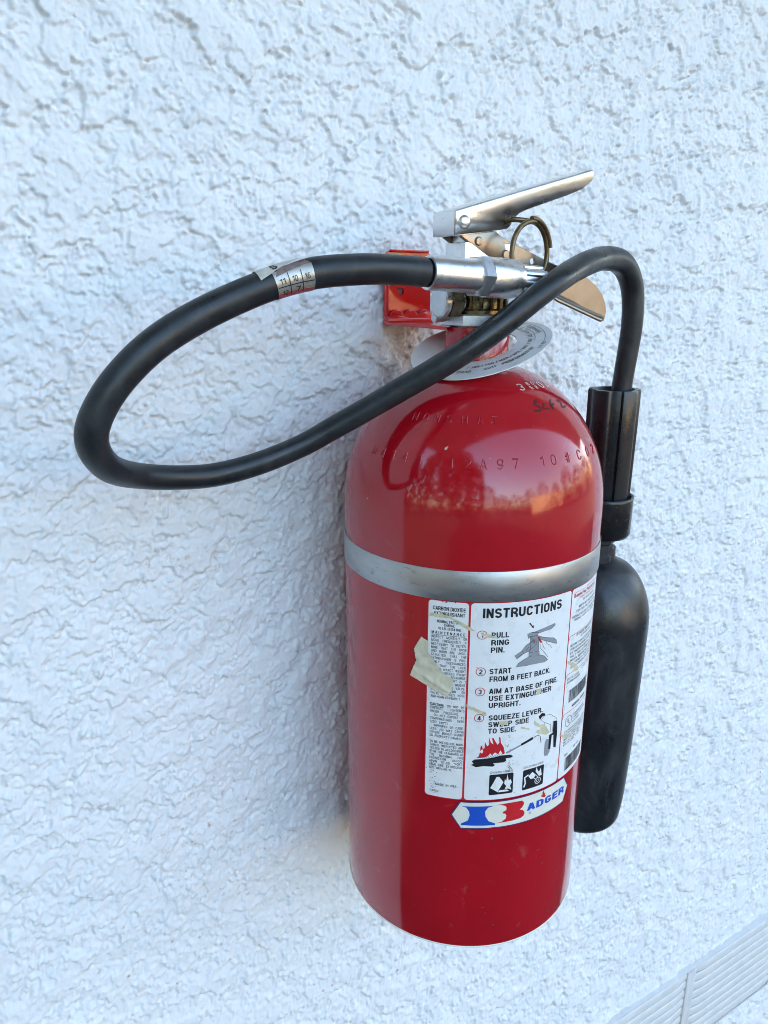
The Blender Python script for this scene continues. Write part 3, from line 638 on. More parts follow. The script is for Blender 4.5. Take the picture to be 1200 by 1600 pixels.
# left panel
T('CARBON DIOXIDE', -79.2, 256.5, 2.6, 20.2); T('EXTINGUISHANT', -78.5, 253.1, 2.5, 19.2)
T('NOMINAL FACTORY', -76.3, 248.2, 1.9, 14.6, res=2); T('CHARGE:', -72.0, 246.0, 1.8, 6.8, res=2); T('10 LB. (4.54 KG)', -75.7, 243.6, 1.8, 14.2, res=2)
T('M A I N T E N A N C E :', -79.7, 240.6, 1.9, 22.0, res=2)
stroke(t1, seg((-79.7, 240.0), (-59.0, 240.0)), .25, .0003)
para = ['INSPECT MONTHLY OR', 'MORE FREQUENTLY IF', 'NECESSARY TO DETER-', 'MINE THAT THE HOSE', 'AND HORN ARE UNOB-', 'STRUCTED, THAT THE', 'EXTINGUISHER IS PRO-', 'PERLY PRESSURIZED,', 'AND THAT THE LOCK', 'SEAL IS INTACT. WEIGHT', 'TO BE CHECKED EVERY', '6 MONTHS. RECHARGE', 'IF TOTAL WEIGHT IS 1', 'LB. UNDER THE WEIGHT', 'SHOWN ON THE VALVE.', 'WEIGHT SHOWN ON', 'VALVE INCLUDES HOSE']
def words_line(b, s0, s1, z, c, bold=.004):
    """justify: spread the words of a line across s0..s1"""
    ws = b.split(' '); k = c / CAPH * .86
    wd = [float(np.ptp(text_mesh(w, bold, 2)[0][:, 0])) * k for w in ws]
    gap = (s1 - s0 - sum(wd)) / max(len(ws) - 1, 1)
    if gap < .7: q = (s1 - s0 - .7 * (len(ws) - 1)) / sum(wd); wd = [w * q for w in wd]; gap = .7
    x = s0
    for w, d in zip(ws, wd): text(t1, w, x, z, c, d, bold=bold, res=2); x += d + gap
for i, b in enumerate(para): words_line(b, -79.7, -57.7, 237.7 - i * 2.44, 1.75)
words_line('AND HORN ASSEMBLY.', -79.5, -60.2, 237.7 - 17 * 2.44, 1.75)
T('CAUTION:', -79.6, 190.4, 1.85, 9.0, res=2, bold=.03); stroke(t1, seg((-79.6, 189.8), (-70.8, 189.8), 6), .22, .0003); words_line('DO NOT IN-', -68.6, -57.6, 190.4, 1.75)
for i, (b, e) in enumerate([('CINERATE. CONTENTS', 0), ('UNDER PRESSURE.', -3.5), ('   DO NOT EXPOSE TO', 0), ('TEMPERATURES OVER', 0), ('120\u00b0F (49\u00b0C).', -10), ('   IMPROPER OR CARE-', 0), ('LESS USE MAY CAUSE', 0), ('SEVERE BODILY INJURY', 0), ('OR PROPERTY DAMAGE.', -.5)]):
    ind = 2.6 if b.startswith(' ') else 0
    words_line(b.strip(), -79.5 + ind, -57.6 + e, 187.9 - i * 2.53, 1.75)
for i, b in enumerate(['TO BE INSTALLED, MAIN-', 'TAINED, INSPECTED AND', 'TESTED IN ACCORDANCE', 'WITH THE STANDARD OF', 'THE NATIONAL FIRE', 'PROTECTION ASSOCI-', 'ATION TITLED "PORT-', 'ABLE FIRE EXTINGUISH-']): words_line(b, -79.4, -57.3, 163.3 - i * 2.45, 1.75)
words_line('ERS," NFPA NO. 10.', -79.2, -64.5, 163.3 - 8 * 2.45, 1.75)
T('MADE IN USA', -75.0, 131.6, 1.7, 14.0, res=2, bold=.0); T('21108', -78.8, 126.3, 1.5, 6.0, res=2, bold=0)
# middle panel
T('INSTRUCTIONS', -48.7, 253.1, 6.4, 54.0, bold=.035, res=5)
for b, s, z, w in [('PULL', -42.9, 239.9, 11.0), ('RING', -42.9, 234.8, 11.3), ('PIN.', -42.9, 229.8, 8.6), ('START', -43.1, 215.2, 13.9), ('FROM 8 FEET BACK.', -42.9, 209.9, 42.4), ('AIM AT BASE OF FIRE.', -42.8, 201.4, 49.4), ('USE EXTINGUISHER', -42.7, 196.3, 44.2), ('UPRIGHT.', -42.6, 191.3, 21.0), ('SQUEEZE LEVER.', -42.3, 182.4, 37.8), ('SWEEP SIDE', -42.3, 177.5, 27.5), ('TO SIDE.', -42.3, 172.8, 18.8)]:
    T(b, s, z, 3.7, w, bold=.03, res=4)
for i, (s, z) in enumerate([(-48.6, 241.9), (-48.5, 216.9), (-48.4, 202.9), (-48.3, 184.3)]): T(str(i + 1), s, z - 1.75, 3.4, None, 'C', bold=.03, res=4)
T('LIQUIDS + GREASE', -37.5, 143.0, 1.4, 13.5, res=2, bold=0); T('ELECTRICAL EQUIP', -14.2, 143.0, 1.4, 13.5, res=2, bold=0)
stroke(t1, ring2((-38.9, 143.7), .75, n=14), .25, .0003, closed=True); stroke(t1, ring2((-15.6, 143.7), .75, n=14), .25, .0003, closed=True)
# right panel
T('MANUFACTURED BY', 33.0, 260.0, .9, 18, mi=1, res=2, bold=0); stroke(t1, seg((16.8, 259.9), (31, 259.9)), .2, .0003, 1)
T('B', 17.5, 256.6, 2.6, None, mi=1); T('ADGER ', 19.6, 256.6, 1.9, 6.6, mi=1); T('F', 27.3, 256.6, 2.6, None, mi=1); T('IRE ', 29.0, 256.6, 1.9, 3.3, mi=1); T('P', 33.4, 256.6, 2.6, None, mi=1); T('ROTECTION', 35.4, 256.6, 1.9, 13.5, mi=1)
T('CHARLOTTESVILLE, VA. 22911', 24.0, 254.6, 1.2, 25, mi=1, res=2, bold=0)
for b, s, z, w in [('DOT SPEC 3AA1800', 29, 251.8, 18), ('MEETS DOT REQUIREMENTS', 24, 248.2, 28), ('TESTED TO 3000 PSI', 21, 245.4, 30), ('SUITABLE FOR USE AT TEMPERATURES', 17, 242.3, 37), ('FROM -40\u00b0F TO 120\u00b0F', 19, 239.9, 32), ('RECHARGE IMMEDIATELY', 24, 228.0, 26), ('AFTER ANY USE', 30, 225.6, 16),
                   ('RETURN TO AN AUTHORIZED DEALER', 17.6, 222.0, 36), ('FOR RECHARGING. KEEP THIS', 18, 219.3, 36), ('EXTINGUISHER FULL. USE', 18, 216.6, 36), ('ONLY PARTS FROM MAKER', 18.3, 213.9, 36), ('WHEN SERVICING. WEIGH', 18.5, 211.2, 36), ('TO VERIFY CONTENTS', 18.7, 208.5, 34), ('OF CARBON DIOXIDE', 18.9, 205.8, 34),
                   ('CLASS 10-B:C', 36, 199.6, 14), ('USE 10 LB CO2', 17, 198.0, 15), ('EXTINGUISHER', 17.2, 195.5, 17)]: T(b, s, z, 1.6, w, res=2, bold=0)
T('MODEL: B10V', 25.6, 174.9, 1.9, 22, res=2)
for b, z, w in [('UNDERWRITERS', 167.2, 18), ('LABORATORIES INC.', 164.6, 22), ('LISTED', 162.0, 10)]: T(b, 28.5, z, 1.5, w, res=2, bold=0)
for i, b in enumerate(['CARBON DIOXIDE FIRE', 'EXTINGUISHER CLASSED', 'AS TO FIRE EXTINGUISH-', 'ING POTENTIAL 10-B:C', 'BY ACTUAL TEST', 'ISSUE NO.']): T(b, 18.6, 157.8 - i * 2.05, 1.3, 33 - 2 * (i > 3) * 4, res=2, bold=0)
T('NO.', 21, 138.6, 1.6, 4.5, res=2, bold=0); T('NR 480', 33.5, 139.6, 1.6, 9, res=2, bold=0)
t1.build('lettering', [M['ink'], M['inkred']], label, smooth=False)
# red rings, divider lines, bar codes
for s, z in [(-48.6, 241.9), (-48.5, 216.9), (-48.4, 202.9), (-48.3, 184.3)]:
    nr = MB(); stroke(nr, ring2((s, z), 2.95, 2.75, 36), .42, .00030, closed=True); nr.build('number_circle', M['inkred'], label, smooth=False)
for z0, z1 in [(230.2, 230.2), (202.6, 202.6), (172.8, 172.8)]:
    nr = MB(); stroke(nr, [(15.3, z0 - 3)] + [(15.3 + 3 - 3 * math.cos(a), z0 - 3 + 3 * math.sin(a)) for a in np.linspace(.2, PI / 2, 6)] + seg((19, z0), (55.5, z1), 16), .35, .00030)
    nr.build('red_line', M['inkred'], label, smooth=False)
bc = MB(); rb = random.Random(3)
for s0, s1, z0, z1 in [(20.6, 50, 180.2, 189.6), (22.4, 50, 126.2, 136.8)]:
    x = s0; bc = MB()
    while x < s1:
        w = rb.choice([.25, .25, .5, .75]); poly_mesh(bc, [(x, z0), (x + w, z0), (x + w, z1), (x, z1)], .0003); x += w + rb.choice([.3, .3, .55])
    bc.build('bar_code', M['ink'], label, smooth=False)
bc = MB()
stroke(bc, ring2((22.8, 165.6), 4.0, 4.0), .35, .0003, closed=True)
text(bc, 'U', 20.9, 165.0, 2.6, 1.7, bold=.0, res=2); text(bc, 'L', 23.0, 163.6, 2.6, 1.6, bold=.0, res=2)
bc.build('round_mark', M['ink'], label, smooth=False)
# pictures
pc = MB(); IM = [M['ink'], M['inkgrey'], M['inkred'], M['white'], M['inkblue']]
for k in ('ext_dome', 'ext_column', 'ext_arm', 'ext_fitting', 'ext_tube', 'ext_lever'):
    poly_mesh(pc, PL[k], .00028, 1); stroke(pc, PL[k], .24, .00033, 0, closed=True)
for a, b in [((-17.8, 233.9), (-15.2, 236.2)), ((-20, 229.3), (-18.4, 231.4)), ((-15.0, 233), (-14.0, 235)), ((-17.9, 227.5), (-10.9, 227.5)), ((-17, 241.0), (-11.8, 240.4)), ((-25.0, 225.6), (-22.8, 227.6))]: stroke(pc, [a, b], .24, .00034, 0)
poly_mesh(pc, PL['ext_pin'], .00036, 2); poly_mesh(pc, PL['arrow'], .00028, 0)
for k in ('hand1', 'hand2', 'hand3'): stroke(pc, PL[k], .26, .00034, 0)
pc.build('valve_picture', IM, label, smooth=False)
pf = MB()
poly_mesh(pf, PL['flames'], .00028, 2); poly_mesh(pf, PL['puddle'], .00030, 0); poly_mesh(pf, PL['horn'], .00030, 0); poly_mesh(pf, PL['horntip'], .00028, 1)
stroke(pf, PL['rod'], .45, .0003, 0); poly_mesh(pf, PL['minicyl'], .00028, 1); poly_mesh(pf, PL['hair'], .0003, 0); stroke(pf, PL['shirt'], .24, .0003, 0, closed=True)
poly_mesh(pf, PL['legs'], .00029, 0); stroke(pf, PL['arm'], .26, .0003, 0)
for k in range(5): stroke(pf, [(-44 + k * 2.2, 154.2 + k * .25), (-40.5 + k * 2.3, 156.6 + k * .3)], .2, .00032, 0)
pf.build('fire_picture', IM, label, smooth=False)
pq = MB()
poly_mesh(pq, rr2(-39.9, 126.5, -23.5, 142.0, 1.0), .00026, 0); poly_mesh(pq, rr2(-16.6, 126.3, .2, 141.7, 1.0), .00026, 0)
poly_mesh(pq, PL['can'], .00032, 3); poly_mesh(pq, PL['canflame'], .00032, 3); stroke(pq, PL['cord'], 1.1, .00032, 3)
poly_mesh(pq, [(-34, 128.2), (-26, 128.2), (-27.5, 129.6), (-32.6, 129.8)], .00031, 3)
poly_mesh(pq, PL['plug'], .00032, 3); poly_mesh(pq, PL['elflame'], .00032, 3); stroke(pq, ring2((-4.5, 130.8), 2.3), .55, .00032, 3, closed=True); stroke(pq, ring2((-4.5, 130.8), 1.0, n=16), .4, .00032, 3, closed=True)
stroke(pq, [(-6.2, 135.2), (-4.6, 133.6)], .5, .00032, 3); stroke(pq, [(-8.0, 133.8), (-6.2, 132.0)], .5, .00032, 3)
pq.build('class_picture', IM, label, smooth=False)
for k in ('glue1', 'glue2', 'glue3', 'glue4', 'glue5', 'glue6', 'glue7', 'glue8', 'glue9'):
    P = PL[k]; J = []; gl = MB()
    for i in range(len(P)):
        a, b = Vector(P[i]), Vector(P[(i + 1) % len(P)]); n = max(1, int((b - a).length / .9))
        for q in range(n):
            c = a.lerp(b, q / n); J.append((c.x + random.uniform(-.22, .22), c.y + random.uniform(-.22, .22)))
    poly_mesh(gl, J, .00042, 0); gl.build('glue_residue', M['glue'], label, smooth=False)
sf = MB(); rs = random.Random(11)
def fleck(c, r, mi=0, h=.0004, el=1.0):
    n = 7; poly_mesh(sf, [(c[0] + r * el * math.cos(2 * PI * k / n) * rs.uniform(.5, 1.2), c[1] + r * math.sin(2 * PI * k / n) * rs.uniform(.5, 1.2)) for k in range(n)], h, mi)
for k in range(70):
    t = rs.random(); fleck((-29.5 + t * 5 + rs.gauss(0, 1.2), 172 - t * 46 + rs.gauss(0, 1)), rs.uniform(.10, .45))
for k in range(60): fleck((-77 + rs.gauss(0, 1.3), 150 - rs.random() * 26), rs.uniform(.10, .4))
for k in range(40): fleck((rs.uniform(-80, 14), rs.uniform(124, 250)), rs.uniform(.06, .18), el=rs.choice([1, 1, 3]))
for k in range(36): fleck((16 + rs.gauss(0, .5), rs.uniform(126, 215)), rs.uniform(.08, .3))
for k in range(12): fleck((-70 + rs.gauss(0, 4), 262.3 + rs.gauss(0, .25)), rs.uniform(.15, .5))
tag(sf.build('scuff', M['scuff'], label, smooth=False), kind='stuff')

# brand plate below
b1 = MB()
bo = [(-58.5, 121.4), (23.0, 121.4), (29.3, 111.6), (24.2, 100.6), (-57.6, 100.2), (-64.2, 110.6)]
poly_mesh(b1, bo, .00020, 1); poly_mesh(b1, [(-57.9, 120.7), (22.6, 120.7), (28.4, 111.6), (23.6, 101.3), (-57.2, 100.9), (-63.3, 110.6)], .00026, 0)
brand = b1.build('brand_label', [M['cream'], M['navy']], EX, angle=80)
b2 = MB(); poly_mesh(b2, PL['blue'], .00034, 1); poly_mesh(b2, PL['red'], .00034, 0); poly_mesh(b2, PL['bflame'], .00036, 0)
b2.build('emblem', [M['inkred'], M['inkblue']], brand, smooth=False)
b3 = MB()
text(b3, 'ADGER', -11.8, 108.8, 5.6, 35.8, h=.00034, bold=.05, res=5)
stroke(b3, ring2((-9.2, 106.6), .8, n=16), .22, .00034, closed=True); text(b3, 'R', -9.2, 106.15, .95, None, 'C', h=.00034, bold=0, res=2)
b3.build('lettering', M['inkblue'], brand, smooth=False)

# scrap of masking tape
tp = MB(); bm = bmesh.new()
P = PL['tape']; J = []
for i in range(len(P)):
    a, b = Vector(P[i]), Vector(P[(i + 1) % len(P)]); n = max(1, int((b - a).length / .7))
    for q in range(n): c = a.lerp(b, q / n); J.append((c.x + random.uniform(-.15, .15), c.y + random.uniform(-.15, .15)))
vs = [bm.verts.new((x, z, 0)) for x, z in J]; bm.faces.new(vs); bmesh.ops.triangulate(bm, faces=bm.faces[:])
for ax, lo, hi in ((0, -94, -64), (1, 197, 238)):
    x = lo
    while x < hi:
        no = (1, 0, 0) if ax == 0 else (0, 1, 0); bmesh.ops.bisect_plane(bm, geom=bm.verts[:] + bm.edges[:] + bm.faces[:], plane_co=(x if ax == 0 else 0, x if ax else 0, 0), plane_no=no); x += 1.1
def tape_h(x, z):
    a = np.array([x]); b = np.array([z]); u = (z - 208) * .9 + (x + 80) * .45
    h = .00055 + .00035 * max(0, float(perlin(a / 3.1, b / 5.0, 31)[0]) + .2) + .0007 * math.exp(-((u) / 1.3) ** 2) * (1 if x > -84 else .3)
    h += .0011 * math.exp(-(((x + 86) / 2.6) ** 2 + ((z - 219) / 3.0) ** 2))
    h += .0008 * math.exp(-((x + 66) / 2.0) ** 2) + .0009 * max(0, (-87 - x) / 6)
    return h
bm.normal_update(); bm.verts.index_update()
tp.add([onshell(v.co.x, v.co.y, tape_h(v.co.x, v.co.y)) for v in bm.verts], [[v.index for v in (f.verts if f.normal.z > 0 else reversed(f.verts[:]))] for f in bm.faces]); bm.free()
tape = tp.build('tape_scrap', M['tape'], EX, angle=60)
md = tape.modifiers.new('thick', 'SOLIDIFY'); md.thickness = .00015; md.offset = -1

# ---- stamped marks on the dome: coordinates (theta deg * reference, arc mm)
def ondome(arc0):
    r0 = float(np.interp(arc0 / 1000, DA, DR))
    def f(s, a, h):
        th = s / 1000 / r0; al = a / 1000; r = float(np.interp(al, DA, DR)); z = float(np.interp(al, DA, DZ))
        r2 = float(np.interp(al + .0008, DA, DR)); z2 = float(np.interp(al + .0008, DA, DZ)); d = Vector((r2 - r, z2 - z)).normalized()
        rr = r + d.y * h; zz = z - d.x * h
        return (rr * math.sin(th), -rr * math.cos(th), zz)
    return f, r0 * 1000
st_ = MB()
def stamp(chars, arc, cap, mb=st_, wid=.62, rad=.00046, flat=None):
    """letters struck into the shell: a rounded bead along every stroke"""
    f, r0 = ondome(arc)
    for ch, deg in chars:
        W, st = glyph(ch, .08); s0 = math.radians(deg) * r0 - W * cap * wid / .63 / 2
        for P, cl in st:
            Q = []
            for i in range(len(P) if cl else len(P) - 1):
                a = Vector(P[i]); b = Vector(P[(i + 1) % len(P)]); n = max(1, int((b - a).length / .25)); Q += [a.lerp(b, k / n) for k in range(n)]
            if not cl: Q.append(Vector(P[-1]))
            if flat: stroke(mb, [(s0 + p.x * cap * wid / .63, arc + p.y * cap) for p in Q], flat, .00022, 0, f, cl)
            else: tube(mb, [(*f(s0 + p.x * cap * wid / .63, arc + p.y * cap, -.00004), rad) for p in Q], 8, closed=cl)
stamp(list(zip('N0NSHAT', (-70, -63.5, -57.2, -50.5, -42.5, -34.5, -27.0))), 69.4, 5.6); stamp([('.', -23.8)], 69.4, 5.6)
stamp(list(zip('M4141', (-87, -81, -74.5, -68, -60.5))), 42.5, 6.0); stamp(list(zip('T2A97', (-46, -39.5, -33, -26, -19.5))), 41.5, 6.2); stamp(list(zip('10#CO2', (-7, -1, 7.5, 16, 24.5, 32.5))), 42.0, 6.2)
tag(st_.build('stamped_lettering', M['red'], body, angle=60), kind='stuff')
sd_ = MB(); stamp(list(zip('302', (-1.5, 22, 31))), 94.2, 6.2, sd_, .7, flat=.85); stamp(list(zip('80', (8.0, 14.0))), 98.4, 2.8, sd_, .8, flat=.55); stamp(list(zip('58', (8.0, 14.0))), 94.4, 2.8, sd_, .8, flat=.55)
sd_.build('stamped_date', M['baremetal'], body, angle=60)
mk = MB(); fmk, rmk = ondome(77)
def pen(pts, w=.95): stroke(mk, [(p[0], p[1]) for p in catmull([(a * rmk * PI / 180, b, 0, 0) for a, b in pts], 5)], w, .00022, 0, fmk)
pen([(4.2, 84.2), (2.2, 84.6), (.2, 82.6), (2.2, 80.6), (3.0, 78.8), (.8, 77.2), (-2.6, 77.6)]); pen([(8.6, 81.4), (6.6, 81.2), (5.8, 79.2), (7.2, 77.7), (9.4, 78.4)]); pen([(10.6, 78.0), (10.9, 78.3)], .9)
pen([(16.6, 84.0), (14.4, 83.0), (13.4, 79.6), (12.6, 76.6)]); pen([(11.8, 80.0), (14.2, 80.2), (17.0, 81.0)]); pen([(19.6, 78.4), (19.9, 78.6)], .9)
pen([(22.4, 81.6), (24.2, 82.8), (25.4, 81.4), (24.0, 78.8), (22.8, 77.0), (25.4, 76.6), (28.4, 77.4)])
mk.build('marker_lettering', M['ink'], body, smooth=False)
# chips and grime on the paint
ch = MB(); rc = random.Random(5)
def chip(c, r, arc=None, mi=0, el=1):
    mf, r0 = (ondome(arc) if arc else (onshell, 0)); x = (math.radians(c[0]) * r0 if arc else c[0])
    poly_mesh(ch, [(x + r * el * math.cos(2 * PI * k / 7) * rc.uniform(.5, 1.2), c[1] + r * math.sin(2 * PI * k / 7) * rc.uniform(.6, 1.2)) for k in range(7)], .00012, mi, mf)
chip((-49.5, 53.0), .95, 53.0, 1); chip((-48.8, 54.2), .5, 53.0, 1)
for k in range(16): chip((rc.uniform(-85, 45), rc.uniform(8, 72)), rc.uniform(.12, .35), 40, rc.choice([0, 0, 1]), rc.choice([1, 1, 3]))
for k in range(16): chip((rc.uniform(-110, 52), rc.uniform(6, 98)), rc.uniform(.12, .4), None, 0, rc.choice([1, 1, .5, 4]))
chip((-36, 92), 1.1, None, 0); chip((-32, 19), 1.0, None, 0, .6); chip((-38, 30), .5, None, 0)
tag(ch.build('paint_chip', [M['scuff'], M['glue']], body, smooth=False), kind='stuff')
fr_ = MB(); lathe(fr_, [(.0868, -.0004), (.0886, -.0003), (.08925, .0003), (.08925, .0010), (.0889, .0013)], 160); fr_.build('worn_foot_ring', M['cream'], body, angle=60)

# ---- valve
valve = MB()
lathe(valve, [(.0, .4205), (.0185, .4205), (.0185, .431), (.0175, .432), (.0175, .449), (.0150, .452), (0, .452)], 40, mi=0)
for k in range(10):
    a = math.radians(150 + k * 22); box(valve, (.0178 * math.cos(a), .0178 * math.sin(a), .440), (.0028, .0028, .017), .0006, 0, Matrix.Rotation(a, 3, 'Z'))
box(valve, (.000, 0, .460), (.040, .0215, .024), .0012, 1)
box(valve, (-.004, 0, .4755), (.026, .0150, .012), .001, 1)
lathe(valve, [(0, 0), (.0088, 0), (.0088, .028), (.0075, .030), (0, .030)], 28, (.008, -.004, .4497), (0, -1, 0), 0)
vb = valve.build('valve_body', [M['bronze'], M['alu']], EX, angle=40)
nt_ = MB(); lathe(nt_, [(0, .4212), (.0228, .4212), (.0240, .4220), (.0240, .4280), (.0228, .4288), (0, .4288)], 6); nt_.build('hex_nut', M['zinc'], vb, smooth=False)
pg = MB(); lathe(pg, [(0, .0), (.0085, .0), (.0096, .0008), (.0096, .0040), (.0070, .0042), (.0070, .0165), (0, .0165)], 36, (-.0345, -.004, .4365), (1, 0, 0))
pg.build('burst_disc_plug', M['zinc'], vb)
ph = MB(); lathe(ph, [(0, 0), (.0098, 0), (.0104, .0008), (.0104, .0085), (.0092, .0098), (0, .0098)], 6, (-.0298, -.004, .4365), (1, 0, 0)); hexo = ph.build('plug_collar', M['bronze'], vb, smooth=False)
pn = MB(); lathe(pn, [(0, 0), (.0026, 0), (.0032, .0006), (.0032, .013), (0, .013)], 20, (-.0310, .006, .4262), (1, 0, .12)); pn.build('set_pin', M['zinc'], vb)
# ---- hose fitting
fit = MB(); F0 = Vector((-.0609, -.031, .4528)); F1 = Vector((.0234, -.031, .4487)); fa = (F1 - F0).normalized()
lathe(fit, [(.0080, .0002), (.0094, .0), (.0097, .0006), (.0097, .028), (.0104, .0305), (.0104, .0335), (.0098, .0345)], 44, F0, fa)
ferr = fit.build('ferrule', M['alu'], EX, angle=40)
hx = MB(); lathe(hx, [(.0085, .0325), (.0116, .0325), (.0128, .0338), (.0128, .0405), (.0116, .0418), (.0085, .0418)], 6, F0, fa); hx.build('hex_nut', M['alu'], ferr, smooth=False)
cp = MB(); lathe(cp, [(.006, .0405), (.0116, .0405), (.0118, .0412), (.0118, .0598), (.0112, .0606), (.0112, .0612), (.0109, .0618), (.0109, .0646), (.0095, .0652), (.006, .0652)], 44, F0, fa); cp.build('coupling', M['alu'], ferr, angle=40)
spn = MB()
lathe(spn, [(0, .0650), (.0092, .0650), (.0092, .0836), (.0086, .0842), (0, .0842)], 72, F0, fa, rfun=lambda r, t, h: r * (1 - .17 * (0.5 + .5 * math.tanh(5 * math.cos(7 * t + .6)))))
spn.build('splined_boss', M['alu'], ferr, angle=30)
# ---- squeeze lever (channel, open below)
def channel(prof, y0, y1, skip, thick, bev):
    bm = bmesh.new(); A = [bm.verts.new((x, y0, z)) for x, z in prof]; B = [bm.verts.new((x, y1, z)) for x, z in prof]; n = len(prof)
    bm.faces.new(A); bm.faces.new(B[::-1])
    for i in range(n):
        if i in skip: continue
        j = (i + 1) % n; bm.faces.new((A[j], A[i], B[i], B[j]))
    bmesh.ops.recalc_face_normals(bm, faces=bm.faces)
    ed = [e for e in bm.edges if len(e.link_faces) == 2 and e.calc_face_angle(0) > .4]
    bmesh.ops.bevel(bm, geom=ed, offset=bev, segments=3, affect='EDGES', profile=.5)
    m_ = MB(); m_.bm(bm); return m_
LP = [(-.0293, .4752), (-.0291, .4893), (.0818, .5203), (.0832, .5182), (.0808, .5128), (.0728, .5074), (.0586, .5023), (.0380, .4960), (.0257, .4921), (.0205, .4900), (.0174, .4875), (.0150, .4850), (.0128, .4815), (.0105, .4803), (.0060, .4795), (-.0037, .4784), (-.0160, .4768)]
# edges: 0 back, 1 top, 2 nose ; the rest stays open
lv = channel(LP, -.0120, .0120, set(range(3, len(LP))), .0013, .0016)
lever = lv.build('squeeze_lever', M['nickel'], EX, angle=32)
md = lever.modifiers.new('thick', 'SOLIDIFY'); md.thickness = .0013; md.offset = -1
und = MB(); box(und, (-.0205, 0, .4762), (.0165, .0208, .0013), .0003, 0, Matrix.Rotation(math.radians(-3), 3, 'Y')); und.build('heel_flap', M['nickel'], lever)
rv = MB(); lathe(rv, [(.0, .0024), (.0022, .0021), (.0036, .0013), (.0043, .0002), (.0043, 0), (0, 0)][::-1], 28, (-.0222, -.0120, .4828), (0, -1, 0)); rv.build('rivet', M['nickel'], lever)
# ---- carry handle
hd = MB()
HP = [(-.0235, .4748), (-.0100, .4768), (.0019, .4788), (.0080, .4764), (.0151, .4736), (.0415, .4646), (.0542, .4605), (.0720, .4560), (.0860, .4518), (.0950, .4473), (.1020, .4410), (.1062, .4345), (.1074, .4290), (.1064, .4242), (.1030, .4226), (.0985, .4250), (.0780, .4350), (.0585, .4415), (.0300, .4510), (-.0008, .4632)]
prism(hd, HP, 'xz', -.0092, -.0078, .0004)
handle = hd.build('carry_handle', M['steel'], EX, angle=35)
boolean_holes(handle, [((.0358, -.0085, .4617), (0, 1, 0), .0021)])
fg = MB(); v = []; f = []; ns = 18
for i in range(ns + 1):
    t = i / ns; x = .040 + t * .0625; zr = .4478 + (.4272 - .4478) * t + .0004; wv = min(1, t / .25 + .15) * (1 - max(0, (t - .86) / .14) ** 2 * .6)
    for dy, dz in ((-.0082, .0010), (-.0086, -.0012), (-.0100, -.0026), (-.0122, -.0034), (-.0150, -.0052), (-.0165, -.0074)):
        v.append((x, -.0082 + (dy + .0082) * wv, zr + dz * wv))
for i in range(ns):
    for q in range(5): f.append((i * 6 + q, i * 6 + q + 1, i * 6 + 7 + q, i * 6 + 6 + q))
fg.add(v, f); fgo = fg.build('flange', M['steel'], handle, angle=60); md = fgo.modifiers.new('thick', 'SOLIDIFY'); md.thickness = .0013; md.offset = 0
lk = MB(); prism(lk, [(-.0235, .4752), (-.0090, .4772), (.0030, .4786), (.0090, .4750), (.0118, .4690), (.0112, .4645), (.0060, .4622), (.0010, .4624), (-.0080, .4668)], 'xz', -.0110, -.0094, .0004)
prism(lk, [(-.0235, .4752), (.0030, .4786), (.0118, .4690), (.0010, .4624), (-.0080, .4668)], 'xz', .0084, .0100, .0004)
lk.build('link_plate', M['steel'], handle)
for c, r_ in (((-.0104, -.0110, .4724), .0027), ((.0117, -.0108, .4650), .0030)):
    q = MB(); lathe(q, [(r_, 0), (r_, .0005), (r_ * .75, .0012), (0, .0013)], 24, c, (0, -1, 0)); q.build('rivet', M['steel'], handle)
# ---- ring pin
rp = MB(); RC = Vector((.0234, -.0205, .4655)); hdir = Vector((math.cos(math.radians(14)), math.sin(math.radians(14)), 0)); RR = .0190
ringp = []
for k in range(60):
    a = math.radians(118 - 395 * k / 59); off = Vector((0, -.0012 if k > 52 else 0, 0)) * min(1, (k - 52) / 4 if k > 52 else 0)
    ringp.append(RC + hdir * RR * math.cos(a) + Vector((0, 0, RR * math.sin(a))) + off)
pinp = [(.0096, .014, .4846), (.0096, -.004, .4846), (.0096, -.0135, .4846), (.0104, -.0168, .4854)]
ringp = [tuple(q) for q in ringp[4:]]
tube(rp, [(*q[:3], .00165) for q in catmull([(*q, 0.) for q in pinp] + [(*q, 0.) for q in ringp], 3)], 12)
# doubled end of the wire
tube(rp, [(*(RC + hdir * (RR + .0016) * math.cos(a) + Vector((0, -.0016, (RR + .0016) * math.sin(a)))), .00165) for a in np.radians(np.linspace(95, 12, 20))], 12)
rp.build('ring_pin', M['brass'], EX)
# ---- hose
HOSE=[(-0.0633,-0.0306,0.4531,0.0082),(-0.0872,-0.0338,0.4540,0.0081),(-0.1089,-0.0369,0.4536,0.0081),(-0.1341,-0.0349,0.4514,0.0081),(-0.1569,-0.0331,0.4459,0.0080),(-0.1970,-0.0308,0.4295,0.0081),(-0.2228,-0.0331,0.4142,0.0079),(-0.2427,-0.0322,0.3933,0.0078),(-0.2496,-0.0280,0.3763,0.0079),(-0.2429,-0.0138,0.3589,0.0076),(-0.2203,0.0104,0.3447,0.0072),(-0.1793,0.0191,0.3381,0.0071),(-0.1514,0.0151,0.3427,0.0070),(-0.1223,0.0088,0.3530,0.0069),(-0.1056,0.0034,0.3622,0.0071),(-0.0739,-0.0122,0.3819,0.0072),(-0.0315,-0.0377,0.4117,0.0075),(0.0130,-0.0471,0.4428,0.0073),(0.0513,-0.0334,0.4566,0.0078),(0.0952,-0.0153,0.4645,0.0081),(0.1231,-0.0062,0.4615,0.0084),(0.1372,-0.0035,0.4476,0.0082),(0.1420,-0.0030,0.4226,0.0079),(0.1404,-0.0007,0.3775,0.0076),(0.1378,-0.0009,0.3481,0.0077)]
hp = catmull(HOSE, 9)
